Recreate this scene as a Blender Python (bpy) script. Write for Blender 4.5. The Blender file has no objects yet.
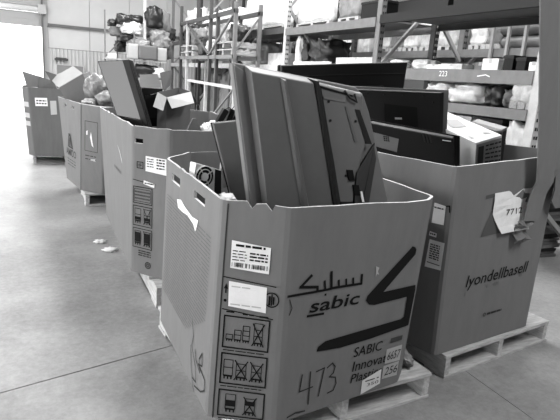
import bpy, bmesh, math, random
from mathutils import Vector, Matrix, noise
rnd = random.Random(7)
SC = bpy.context.scene
COL = SC.collection

# ------------------------------------------------------------------ camera, sky, lamps, exposure
cam_d = bpy.data.cameras.new('camera')
cam = bpy.data.objects.new('camera', cam_d); COL.objects.link(cam)
R_ = (0.9081020, -0.4128050, 0.0703054); U_ = (0.0369686, 0.2462706, 0.9684958); F_ = (0.4171141, 0.8768938, -0.2388997)
cam.matrix_world = Matrix(((R_[0], U_[0], -F_[0], 0), (R_[1], U_[1], -F_[1], 0), (R_[2], U_[2], -F_[2], 1.5), (0, 0, 0, 1)))
cam_d.sensor_width = 36; cam_d.lens = 36 * 530 / 560
cam_d.clip_start = 0.05; cam_d.clip_end = 300
SC.camera = cam

world = bpy.data.worlds.new('overcast_sky'); SC.world = world; world.use_nodes = True
bg = world.node_tree.nodes['Background']
bg.inputs[0].default_value = (1, 1, 1, 1); bg.inputs[1].default_value = 5.0

def area(name, loc, size, power, target=None):
    d = bpy.data.lights.new(name, 'AREA'); d.shape = 'RECTANGLE'; d.size, d.size_y = size; d.energy = power
    o = bpy.data.objects.new(name, d); COL.objects.link(o); o.location = loc
    if target: o.rotation_euler = (Vector(target) - Vector(loc)).to_track_quat('-Z', 'Y').to_euler()
    return o
for i, (x, y, p) in enumerate(((-3.4, 3.0, 170), (-3.4, 8.5, 170), (2.5, 5.0, 170), (2.5, 9.0, 150), (2.4, 13.0, 170), (3.3, -1.2, 190), (-3, 14, 160), (4.95, 5.0, 150), (4.95, 9.5, 150))):
    area('fill_lamp', (x, y, 5.6), (0.7, 2.4), p)  # unseen overhead lamps added to brighten the box fronts, racks and room

SC.view_settings.view_transform = 'Standard'; SC.view_settings.look = 'None'
SC.view_settings.exposure = 0.7; SC.view_settings.gamma = 1.0; SC.view_settings.use_curve_mapping = False

# ------------------------------------------------------------------ materials (a black and white photograph: greys)
MATS = {}
def mat(name, val, rough=0.6, metal=0.0, var=0.0, scale=8.0, stretch=(1, 1, 1), bump=0.0, bscale=None, spec=0.5, second=None, coat=0.0):
    if name in MATS: return MATS[name]
    m = bpy.data.materials.new(name); m.use_nodes = True; nt = m.node_tree; b = nt.nodes['Principled BSDF']
    b.inputs['Roughness'].default_value = rough; b.inputs['Metallic'].default_value = metal
    b.inputs['Specular IOR Level'].default_value = spec; b.inputs['Coat Weight'].default_value = coat
    b.inputs['Base Color'].default_value = (val, val, val, 1)
    tc = nt.nodes.new('ShaderNodeTexCoord'); mp = nt.nodes.new('ShaderNodeMapping'); mp.inputs['Scale'].default_value = stretch
    nt.links.new(tc.outputs['Object'], mp.inputs[0])
    if var:
        n = nt.nodes.new('ShaderNodeTexNoise'); n.inputs['Scale'].default_value = scale; n.inputs['Detail'].default_value = 6; n.inputs['Roughness'].default_value = 0.65
        nt.links.new(mp.outputs[0], n.inputs['Vector'])
        r = nt.nodes.new('ShaderNodeValToRGB'); lo = val * (1 - var); hi = min(1, val * (1 + var)) if second is None else second
        r.color_ramp.elements[0].position = 0.3; r.color_ramp.elements[1].position = 0.7
        r.color_ramp.elements[0].color = (lo, lo, lo, 1); r.color_ramp.elements[1].color = (hi, hi, hi, 1)
        nt.links.new(n.outputs['Fac'], r.inputs[0]); nt.links.new(r.outputs[0], b.inputs['Base Color'])
    if bump:
        n2 = nt.nodes.new('ShaderNodeTexNoise'); n2.inputs['Scale'].default_value = bscale or scale; n2.inputs['Detail'].default_value = 4
        nt.links.new(mp.outputs[0], n2.inputs['Vector'])
        bp = nt.nodes.new('ShaderNodeBump'); bp.inputs['Strength'].default_value = bump; bp.inputs['Distance'].default_value = 0.02
        nt.links.new(n2.outputs['Fac'], bp.inputs['Height']); nt.links.new(bp.outputs[0], b.inputs['Normal'])
    MATS[name] = m
    return m
CARD = mat('kraft_cardboard', 0.155, 0.75, var=0.07, scale=5, stretch=(3, 3, 0.8), bump=0.08, bscale=4, spec=0.3)
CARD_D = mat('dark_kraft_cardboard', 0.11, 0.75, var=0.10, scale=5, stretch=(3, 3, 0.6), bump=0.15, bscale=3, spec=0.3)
CARD_L = mat('pale_kraft_cardboard', 0.36, 0.75, var=0.08, scale=6, spec=0.3)
EDGE = mat('cardboard_cut_edge', 0.46, 0.85, var=0.3, scale=60)
INK = mat('black_ink', 0.006, 0.7, spec=0.15)
INK_F = mat('faded_ink', 0.03, 0.7, spec=0.2)
PAPER = mat('white_paper', 0.78, 0.7, var=0.04, scale=12, bump=0.2, bscale=14)
PAPER_G = mat('grey_paper', 0.4, 0.7, var=0.05, scale=12)
WOOD = mat('weathered_pine', 0.42, 0.8, var=0.35, scale=4, stretch=(2, 14, 14), bump=0.2)
WOOD_Y = mat('weathered_pine_lengthwise', 0.42, 0.8, var=0.35, scale=4, stretch=(14, 2, 14), bump=0.2)
PL_GREY = mat('grey_plastic', 0.088, 0.45, var=0.06, scale=20)
PL_MID = mat('mid_grey_plastic', 0.13, 0.5, var=0.05, scale=20)
PL_LITE = mat('light_grey_plastic', 0.115, 0.45, var=0.05, scale=20)
PL_DARK = mat('charcoal_plastic', 0.011, 0.5, spec=0.25)
PL_BLACK = mat('black_plastic', 0.004, 0.45, spec=0.2)
SCREEN = mat('glossy_screen', 0.012, 0.1, spec=0.45)
STEEL = mat('galvanised_steel', 0.7, 0.4, 0.15, var=0.15, scale=25)
RACK_D = mat('dark_rack_paint', 0.045, 0.5, var=0.2, scale=10)
RACK_M = mat('grey_rack_paint', 0.15, 0.5, var=0.15, scale=10)
RACK_L = mat('pale_rack_paint', 0.5, 0.5, var=0.15, scale=10)
HOLE = mat('dark_hole', 0.01, 0.9)
WRAP = mat('shrink_wrap', 0.6, 0.25, var=0.35, scale=7, bump=0.9, bscale=9)
WRAP_B = mat('white_shrink_wrap', 0.74, 0.25, var=0.15, scale=9, bump=0.9, bscale=9)
WRAP_G = mat('grey_shrink_wrap', 0.2, 0.3, var=0.3, scale=7, bump=0.9, bscale=9)
SACK_W = mat('white_woven_sack', 0.74, 0.7, var=0.2, scale=6, bump=0.8, bscale=8)
SACK_G = mat('grey_woven_sack', 0.18, 0.75, var=0.25, scale=5, stretch=(3, 3, .5), bump=0.8, bscale=6)
SACK_D = mat('black_bag', 0.02, 0.35, bump=0.8, bscale=8)
FILM = mat('clear_film', 0.2, 0.18, var=0.45, scale=11, bump=1.0, bscale=16)
WALL_W = mat('white_sheet_wall', 0.52, 0.5, var=0.04, scale=2)
WALL_C = mat('pale_corrugated_wall', 0.48, 0.5, var=0.05, scale=2)
WALL_G = mat('grey_sheet_wall', 0.16, 0.6, var=0.1, scale=2)
DOOR_G = mat('grey_roller_curtain', 0.33, 0.5)
TRIM_D = mat('dark_steel_trim', 0.1, 0.5)
TRIM_L = mat('pale_steel_trim', 0.42, 0.4)

def concrete():
    m = bpy.data.materials.new('polished_concrete'); m.use_nodes = True; nt = m.node_tree; b = nt.nodes['Principled BSDF']
    tc = nt.nodes.new('ShaderNodeTexCoord')
    n1 = nt.nodes.new('ShaderNodeTexNoise'); n1.inputs['Scale'].default_value = 1.3; n1.inputs['Detail'].default_value = 8; n1.inputs['Roughness'].default_value = 0.7
    n2 = nt.nodes.new('ShaderNodeTexNoise'); n2.inputs['Scale'].default_value = 26; n2.inputs['Detail'].default_value = 8; n2.inputs['Roughness'].default_value = 0.8
    for n in (n1, n2): nt.links.new(tc.outputs['Object'], n.inputs['Vector'])
    mx = nt.nodes.new('ShaderNodeMath'); mx.operation = 'MULTIPLY_ADD'; mx.inputs[1].default_value = 0.7
    nt.links.new(n2.outputs['Fac'], mx.inputs[0]); nt.links.new(n1.outputs['Fac'], mx.inputs[2])
    r = nt.nodes.new('ShaderNodeValToRGB'); r.color_ramp.elements[0].position = 0.58; r.color_ramp.elements[1].position = 1.08
    r.color_ramp.elements[0].color = (0.15,) * 3 + (1,); r.color_ramp.elements[1].color = (0.32,) * 3 + (1,)
    nt.links.new(mx.outputs[0], r.inputs[0]); nt.links.new(r.outputs[0], b.inputs['Base Color'])
    r2 = nt.nodes.new('ShaderNodeMapRange'); r2.inputs[3].default_value = 0.32; r2.inputs[4].default_value = 0.55
    nt.links.new(n1.outputs['Fac'], r2.inputs[0]); nt.links.new(r2.outputs[0], b.inputs['Roughness'])
    bp = nt.nodes.new('ShaderNodeBump'); bp.inputs['Strength'].default_value = 0.08; bp.inputs['Distance'].default_value = 0.01
    nt.links.new(n2.outputs['Fac'], bp.inputs['Height']); nt.links.new(bp.outputs[0], b.inputs['Normal'])
    return m
CONC = concrete()

# ------------------------------------------------------------------ mesh helpers
ORD = ('first', 'second', 'third', 'fourth', 'fifth', 'sixth', 'seventh', 'eighth', 'ninth', 'tenth')
class MB:
    def __init__(s): s.v = []; s.f = []; s.mi = []; s.cur = 0
    def add(s, vs, fs):
        k = len(s.v); s.v += [tuple(p) for p in vs]
        for f in fs: s.f.append([k + i for i in f]); s.mi.append(s.cur)
    def box(s, x0, x1, y0, y1, z0, z1, M=None):
        vs = [Vector((x, y, z)) for z in (z0, z1) for y in (y0, y1) for x in (x0, x1)]
        if M is not None: vs = [M @ v for v in vs]
        s.add(vs, [(0, 2, 3, 1), (4, 5, 7, 6), (0, 1, 5, 4), (2, 6, 7, 3), (0, 4, 6, 2), (1, 3, 7, 5)])
    def hexa(s, P):   # 8 points: bottom ring 4, top ring 4, same order
        s.add(P, [(3, 2, 1, 0), (4, 5, 6, 7), (0, 1, 5, 4), (1, 2, 6, 5), (2, 3, 7, 6), (3, 0, 4, 7)])
    def bar(s, a, b, w, h=None, up=(0, 0, 1)):
        a = Vector(a); b = Vector(b); h = h or w; d = (b - a).normalized(); up = Vector(up)
        if abs(d.dot(up)) > 0.98: up = Vector((0, 1, 0))
        x = d.cross(up).normalized(); y = x.cross(d)
        P = [p + x * (i * w / 2) + y * (j * h / 2) for p in (a, b) for i, j in ((-1, -1), (1, -1), (1, 1), (-1, 1))]
        s.hexa(P)
    def tube(s, pts, r, n=8, cap=True):
        pts = [Vector(p) for p in pts]; rings = []
        for i, p in enumerate(pts):
            d = (pts[min(i + 1, len(pts) - 1)] - pts[max(i - 1, 0)]).normalized()
            u = Vector((0, 0, 1)) if abs(d.z) < 0.9 else Vector((0, 1, 0))
            x = d.cross(u).normalized(); y = x.cross(d); rr = r[i] if isinstance(r, (list, tuple)) else r
            rings.append([p + (x * math.cos(2 * math.pi * k / n) + y * math.sin(2 * math.pi * k / n)) * rr for k in range(n)])
        vs = [p for q in rings for p in q]; fs = []
        for i in range(len(rings) - 1):
            for k in range(n): fs.append((i * n + k, i * n + (k + 1) % n, (i + 1) * n + (k + 1) % n, (i + 1) * n + k))
        if cap: fs += [tuple(range(n - 1, -1, -1)), tuple(range((len(rings) - 1) * n, len(rings) * n))]
        s.add(vs, fs)
    def build(s, name, m, parent=None, smooth=False, bevel=0.0, fix=True):
        me = bpy.data.meshes.new(name)
        o0 = parent_origin(parent)
        me.from_pydata([(x - o0[0], y - o0[1], z - o0[2]) for x, y, z in s.v], [], s.f)
        for mm in (m if isinstance(m, (list, tuple)) else [m]): me.materials.append(mm)
        if any(s.mi): me.polygons.foreach_set('material_index', s.mi)
        if fix:
            bm = bmesh.new(); bm.from_mesh(me); bmesh.ops.recalc_face_normals(bm, faces=bm.faces); bm.to_mesh(me); bm.free()
        if smooth: me.polygons.foreach_set('use_smooth', [True] * len(me.polygons))
        o = bpy.data.objects.new(name, me); COL.objects.link(o)
        if parent is not None: o.parent = parent
        if bevel:
            b = o.modifiers.new('bevel', 'BEVEL'); b.width = bevel; b.segments = 2; b.limit_method = 'ANGLE'
        return o
ORG = {}
def parent_origin(p):
    if p is None: return (0, 0, 0)
    x = y = z = 0
    while p is not None: x += p.location.x; y += p.location.y; z += p.location.z; p = p.parent
    return (x, y, z)
def tag(o, label, cat, group=None, kind=None):
    o['label'] = label; o['category'] = cat
    if group: o['group'] = group
    if kind: o['kind'] = kind
    return o
def thing(name, label, cat, loc, group=None):
    o = bpy.data.objects.new(name, None); COL.objects.link(o); o.location = loc; o.empty_display_size = 0.1
    return tag(o, label, cat, group)
def struct(name, mb, m, parent=None, **k):
    o = mb.build(name, m, parent, **k)
    if parent is None: o['kind'] = 'structure'
    return o
def struct_root(name):
    o = bpy.data.objects.new(name, None); COL.objects.link(o); o['kind'] = 'structure'; return o

class Quad:
    """a bilinear patch: bottom-left, bottom-right, top-right, top-left (seen from outside)"""
    def __init__(s, bl, br, tr, tl, n=None):
        s.P = [Vector(p) for p in (bl, br, tr, tl)]
        s.n = ((s.P[1] - s.P[0]).cross(s.P[3] - s.P[0])).normalized()
        s.w = (s.P[1] - s.P[0]).length; s.h = (s.P[3] - s.P[0]).length
    def p(s, a, t, off=0.0):
        P = s.P
        return (P[0] * (1 - a) + P[1] * a) * (1 - t) + (P[3] * (1 - a) + P[2] * a) * t + s.n * off
    def slab(s, mb, a0, a1, t0, t1, o0, o1):
        mb.hexa([s.p(a, t, o) for o in (o0, o1) for a, t in ((a0, t0), (a1, t0), (a1, t1), (a0, t1))])
    def frust(s, mb, c0, o0, c1, o1):   # corners lists in (s,t) order bl br tr tl at two offsets
        mb.hexa([s.p(*c, o0) for c in c0] + [s.p(*c, o1) for c in c1])
    def poly(s, mb, pts, o0, o1):
        n = len(pts); mb.add([s.p(a, t, o0) for a, t in pts] + [s.p(a, t, o1) for a, t in pts],
               [tuple(range(n - 1, -1, -1)), tuple(range(n, 2 * n))] + [(i, (i + 1) % n, n + (i + 1) % n, n + i) for i in range(n)])

class Ink:
    """flat print: polygons in a quad's own (s,t), cut fine enough to follow the panel, lifted a hair off it"""
    def __init__(s, q, off=0.003): s.q = q; s.off = off; s.bm = bmesh.new()
    def poly(s, pts):
        vs = [s.bm.verts.new((a * s.q.w, t * s.q.h, 0)) for a, t in pts]
        try: s.bm.faces.new(vs)
        except ValueError: pass
    def rect(s, a0, a1, t0, t1): s.poly([(a0, t0), (a1, t0), (a1, t1), (a0, t1)])
    def line(s, pts, wd):
        q = s.q; P = [Vector((a * q.w, t * q.h)) for a, t in pts]
        for a, b in zip(P[:-1], P[1:]):
            d = (b - a).normalized(); n = Vector((-d.y, d.x)) * wd / 2; e = d * wd * 0.4
            s.bm.faces.new([s.bm.verts.new((p.x, p.y, 0)) for p in (a - n - e, b - n + e, b + n + e, a + n - e)])
    def frame(s, a0, a1, t0, t1, wd): s.line([(a0, t0), (a1, t0), (a1, t1), (a0, t1), (a0, t0)], wd)
    def circle(s, a, t, r, wd=None, n=20):
        q = s.q; P = [(a + r * math.cos(2 * math.pi * k / n) / q.w, t + r * math.sin(2 * math.pi * k / n) / q.h) for k in range(n + 1)]
        if wd: s.line(P, wd)
        else: s.poly(P[:-1])
    def text(s, string, a, t, height, width=None, shear=0.0, rot=0.0, bold=0.0):
        cu = bpy.data.curves.new('t', 'FONT'); cu.body = string; cu.size = 1; cu.shear = shear; cu.offset = bold; cu.resolution_u = 3
        ob = bpy.data.objects.new('t', cu); COL.objects.link(ob)
        dg = bpy.context.evaluated_depsgraph_get(); me = bpy.data.meshes.new_from_object(ob.evaluated_get(dg))
        bpy.data.objects.remove(ob); bpy.data.curves.remove(cu)
        xs = [v.co.x for v in me.vertices]; x0 = min(xs); x1 = max(xs)
        sy = height / 0.72; sx = sy if width is None else width / (x1 - x0); c, sn = math.cos(rot), math.sin(rot)
        vs = []
        for v in me.vertices:
            x = (v.co.x - x0) * sx; y = v.co.y * sy
            vs.append(s.bm.verts.new((a * s.q.w + c * x - sn * y, t * s.q.h + sn * x + c * y, 0)))
        for p in me.polygons:
            try: s.bm.faces.new([vs[i] for i in p.vertices])
            except ValueError: pass
        bpy.data.meshes.remove(me)
    def build(s, name, m, parent, cut=0.07, label=None, kind=None):
        bm = s.bm; bmesh.ops.triangulate(bm, faces=[f for f in bm.faces if len(f.verts) > 4])
        if bm.verts:
            for ax in (0, 1):
                lo = min(v.co[ax] for v in bm.verts); hi = max(v.co[ax] for v in bm.verts); k = math.floor(lo / cut) + 1
                while k * cut < hi:
                    co = [0, 0, 0]; co[ax] = k * cut; no = [0, 0, 0]; no[ax] = 1
                    bmesh.ops.bisect_plane(bm, geom=bm.verts[:] + bm.edges[:] + bm.faces[:], plane_co=co, plane_no=no); k += 1
        o0 = Vector(parent_origin(parent))
        for v in bm.verts: v.co = s.q.p(v.co.x / s.q.w, v.co.y / s.q.h, s.off) - o0
        me = bpy.data.meshes.new(name)
        bmesh.ops.recalc_face_normals(bm, faces=bm.faces)
        for f in bm.faces:
            if f.normal.dot(s.q.n) < 0: f.normal_flip()
        bm.to_mesh(me); bm.free(); me.materials.append(m)
        o = bpy.data.objects.new(name, me); COL.objects.link(o); o.parent = parent
        if label: o['label'] = label
        if kind or name in ('label_print', 'printed_lettering', 'handling_mark', 'handling_pictogram', 'printed_marks'): o['kind'] = 'stuff'
        return o

def lump(name, m, c, size, amp=0.12, freq=2.2, seed=0, parent=None, boxy=0.0, rot=0.0, sub=3):
    """a crumpled bag or wrapped load: a rounded body pushed about by noise"""
    bm = bmesh.new(); bmesh.ops.create_cube(bm, size=2)
    bmesh.ops.subdivide_edges(bm, edges=bm.edges[:], cuts=2 ** sub - 1, use_grid_fill=True)
    o0 = parent_origin(parent); off = Vector((seed * 7.3, seed * 3.1, seed * 1.7)); cr, sr = math.cos(rot), math.sin(rot)
    for v in bm.verts:
        d = v.co.normalized(); q = d.lerp(v.co, boxy)
        k = 1 + amp * noise.noise(q * freq + off) + amp * 0.5 * noise.noise(q * freq * 2.7 + off)
        x, y, z = q.x * k * size[0] / 2, q.y * k * size[1] / 2, max(-1, q.z * k) * size[2] / 2
        v.co = (c[0] + cr * x - sr * y - o0[0], c[1] + sr * x + cr * y - o0[1], c[2] + z - o0[2])
    me = bpy.data.meshes.new(name); bm.to_mesh(me); bm.free(); me.materials.append(m)
    me.polygons.foreach_set('use_smooth', [True] * len(me.polygons))
    o = bpy.data.objects.new(name, me); COL.objects.link(o)
    if parent is not None: o.parent = parent
    return o

# ------------------------------------------------------------------ setting
fl = struct_root('floor')
mb = MB(); mb.box(-9, 11, -7, 18.6, -0.2, -0.03); mb.build('slab_bed', HOLE, fl)
def joint(x): return 2.526 + 0.244 * x      # the sawn joint that crosses the floor
def slab(poly):
    mb = MB(); n = len(poly)
    mb.add([(x, y, 0) for x, y in poly] + [(x, y, -0.03) for x, y in poly], [tuple(range(n)), tuple(range(2 * n - 1, n - 1, -1))] + [(i, (i + 1) % n, n + (i + 1) % n, n + i) for i in range(n)])
    mb.build('slab', CONC, fl)
g = 0.004
slab([(-9, joint(-9) + g), (11, joint(11) + g), (11, 18.6), (-9, 18.6)])
slab([(-9, -7), (2.135 - g / 2, -7), (2.135 - g / 2, joint(2.135) - g), (-9, joint(-9) - g)])
slab([(2.135 + g / 2, -7), (11, -7), (11, joint(11) - g), (2.135 + g / 2, joint(2.135) - g)])
mb = MB(); mb.box(-60, 60, 18.6, 120, -0.25, -0.02); struct('ground', mb, mat('pale_yard_concrete', 0.6, 0.8))

WY = 18.0
wf = struct_root('wall_far')
def sheet(x0, x1, z0, z1, m, ribs=0.0):
    mb = MB()
    if ribs:
        n = int(round((x1 - x0) / 0.11)); st = (x1 - x0) / n; prof = []
        for k in range(n): prof += [(x0 + k * st, 0), (x0 + (k + .55) * st, 0), (x0 + (k + .65) * st, -ribs), (x0 + (k + .9) * st, -ribs)]
        prof.append((x1, 0)); vs = [(x, WY + d, z) for z in (z0, z1) for x, d in prof]; k = len(prof)
        mb.add(vs, [(i, i + 1, k + i + 1, k + i) for i in range(k - 1)])
        mb.build('corrugated_sheet', m, wf, fix=False)
    else:
        mb.box(x0 + .006, x1 - .006, WY, WY + .03, z0 + .004, z1 - .004); mb.build('wall_sheet', m, wf)
x = 0.5
while x < 9.9:
    sheet(x, x + 1.18, 0, 1.92, WALL_C, 0.03); sheet(x, x + 1.18, 1.93, 2.57, WALL_W); sheet(x, x + 1.18, 2.57, 6.1, WALL_W); x += 1.18
for x in (-4.4, -3.22, -2.04, -0.86): sheet(x, x + 1.18, 3.30, 6.1, WALL_W)
for x in (-9, -7.82, -6.64, -5.46): sheet(x, x + 1.06, 0, 6.1, WALL_W)
mb = MB(); mb.box(-9.2, 11, WY + .05, WY + .06, 3.4, 6.2); mb.box(.46, 11, WY + .05, WY + .06, 0, 3.4); mb.box(-9.2, -4.4, WY + .05, WY + .06, 0, 3.4); mb.build('backing_sheet', WALL_G, wf)
mb = MB(); mb.box(.5, 10, WY - .1, WY - .02, 2.545, 2.575); mb.box(.5, 10, WY - .1, WY - .08, 2.575, 2.62); struct('trim_1', mb, TRIM_D)
mb = MB(); mb.box(.335, .385, WY - .14, WY + .03, 0, 6.1); struct('trim_2', mb, TRIM_D)
mb = MB(); mb.box(.385, .5, WY - .03, WY + .06, 0, 2.6); mb.box(.385, .5, WY + .0, WY + .06, 2.6, 6.1); struct('trim_3', mb, TRIM_L)
dr = struct_root('door_1')
mb = MB()
for k in range(4): mb.box(-4.4, .335, WY + .02 + .012 * (k % 2), WY + .06, 2.50 + k * .1, 2.6 + k * .1)
mb.build('roller_curtain', DOOR_G, dr)
mb = MB(); mb.tube([(-4.4, WY - .02, 2.985), (.33, WY - .02, 2.985)], .085, 12); mb.build('roller_drum', mat('white_enamel', 0.85, 0.4), dr, smooth=True)
mb = MB(); mb.box(-4.4, .335, WY - .06, WY + .06, 3.07, 3.30); mb.build('roller_hood', DOOR_G, dr)
mb = MB(); mb.box(.25, .47, WY - .16, WY - .02, 2.86, 3.12); mb.build('roller_bracket', TRIM_L, dr)

wl = struct_root('wall_left')
mb = MB()
for a, b in ((-7, -3), (2.9, 4.4), (9, 11.5), (15.5, 18)): mb.box(-8.2, -8, a, b, 0, 3.9)  # unseen wall; gaps shaped to light box sides and brighten the tilted screen
mb.box(-8.2, -8, -7, 18, 3.9, 6.1); mb.build('wall_sheet', WALL_W, wl)
mb = MB(); mb.box(10, 10.2, -7, 18.05, 0, 6.1); struct('wall_right', mb, WALL_G)
mb = MB(); mb.box(-8.2, 10.2, -7.2, -7, 0, 6.1); struct('wall_rear', mb, WALL_G)
mb = MB(); mb.box(-8.3, 10.3, -7.3, 18.1, 6.1, 6.25); struct('ceiling', mb, mat('grey_ceiling_sheet', 0.25, 0.7))

# fittings on the far wall
t = thing('wall_board', 'grey rectangular board fixed to the corrugated far wall beside the roller door', 'board', (1.09, WY, 1.05))
mb = MB(); mb.box(.72, 1.47, WY - .06, WY - .03, 1.05, 1.45); mb.build('panel', mat('grey_board', 0.2, 0.6), t)
mb = MB(); mb.box(.70, 1.49, WY - .07, WY - .03, 1.45, 1.47); mb.box(.70, 1.49, WY - .07, WY - .03, 1.03, 1.05); mb.box(.70, .72, WY - .07, WY - .03, 1.05, 1.45); mb.box(1.47, 1.49, WY - .07, WY - .03, 1.05, 1.45); mb.build('frame', RACK_L, t)
t = thing('wall_lamp', 'small dark lamp fitting on the far wall above the grey board', 'lamp', (.85, WY, 1.6))
mb = MB(); mb.box(.66, 1.04, WY - .14, WY - .06, 1.585, 1.645); mb.build('housing', RACK_D, t); mb = MB(); mb.box(.70, 1.0, WY - .07, WY - .02, 1.645, 1.67); mb.build('bracket', RACK_D, t)

# ------------------------------------------------------------------ pallets
def pallet(label, c, ang, L, W, nb=7, H=0.14, group='pallets under the boxes'):
    """L along local x (board direction), W along local y; stringers run along y"""
    t = thing('wooden_pallet', label, 'pallet', (c[0], c[1], 0), group)
    M = Matrix.Translation((c[0], c[1], 0)) @ Matrix.Rotation(ang, 4, 'Z')
    bw = W / nb * 0.82
    def bd(y, z0, z1, w, nm):
        mb = MB(); j = rnd.uniform(-.006, .006); mb.box(-L / 2 + j, L / 2 + j, y - w / 2, y + w / 2, z0, z1, M); mb.build(nm, WOOD, t, bevel=.002)
    for k in range(nb): bd(-W / 2 + bw / 2 + k * (W - bw) / (nb - 1), H - .02, H, bw, 'deck_board')
    for k in range(3): bd(-W / 2 + bw / 2 + k * (W - bw) / 2, 0, .016, bw, 'bottom_board')
    for k in range(3):
        x = -L / 2 + .025 + k * (L - .05) / 2; mb = MB(); mb.box(x - .02, x + .02, -W / 2 + .004, W / 2 - .004, .016, H - .018, M); mb.build('stringer', WOOD_Y, t, bevel=.002)
    return t
pallet('pale wooden pallet under the front box with the big black S-shaped logo', (1.20, 2.365), math.radians(3.8), 1.04, 1.2)
pallet('pale wooden pallet sticking out past the front edge of the slant-lettered right box', (2.345, 2.58), math.radians(9), .99, 1.2)
pallet('wooden pallet under the long box with pictograms, its corner beside the front box', (1.19, 4.2), 0, 1.02, 2.0, 10)
pallet('wooden pallet in shade under the triangle-logo box', (.98, 6.55), 0, .98, 1.1)
pallet('dark wooden pallet under the farthest box near the roller door', (.46, 9.25), 0, .96, 1.02)

# ------------------------------------------------------------------ octagonal bulk boxes
BX = dict(
 b1=dict(bot=[(.61, 2.76), (.60, 1.82), (.85, 1.68), (1.53, 1.78), (1.625, 1.87), (1.63, 2.72), (1.42, 2.94), (.83, 2.94)],
   top=[(.64, 2.80), (.63, 1.83), (.84, 1.67), (1.50, 1.705), (1.59, 1.78), (1.64, 2.78), (1.42, 3.04), (.83, 3.03)], zt=[1.05] * 8),
 b2=dict(bot=[(1.69, 2.85), (1.74, 2.35), (1.88, 1.93), (2.70, 2.05), (2.88, 2.28), (2.76, 2.96), (2.55, 3.12), (1.86, 3.04)],
   top=[(1.66, 2.88), (1.70, 2.40), (1.85, 1.94), (2.76, 2.09), (2.93, 2.30), (2.75, 3.0), (2.55, 3.14), (1.84, 3.08)], zt=[1.15, 1.15, 1.15, 1.19, 1.19, 1.18, 1.15, 1.15]),
 b3=dict(bot=[(.60, 5.1), (.58, 3.54), (.78, 3.29), (1.32, 3.29), (1.55, 3.5), (1.55, 5.0), (1.3, 5.2), (.8, 5.25)],
   top=[(.54, 5.0), (.57, 3.46), (.76, 3.26), (1.32, 3.28), (1.56, 3.5), (1.56, 5.0), (1.3, 5.2), (.76, 5.2)], zt=[1.15] * 8),
 b4=dict(bot=[(.35, 6.9), (.46, 6.18), (.66, 5.93), (1.3, 5.9), (1.5, 6.05), (1.45, 6.7), (1.2, 7.0), (.55, 7.08)],
   top=[(.27, 6.80), (.45, 5.75), (.62, 5.40), (1.3, 5.5), (1.5, 5.7), (1.47, 6.7), (1.2, 7.05), (.5, 7.1)], zt=[1.12] * 8),
 b5=dict(bot=[(-.08, 9.4), (-.07, 8.75), (.0, 8.60), (.75, 8.56), (.95, 8.75), (.95, 9.5), (.75, 9.7), (.1, 9.7)],
   top=[(-.13, 9.4), (-.13, 8.78), (-.05, 8.62), (.75, 8.56), (.97, 8.75), (.97, 9.5), (.75, 9.7), (.05, 9.7)], zt=[1.13] * 8))
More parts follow.
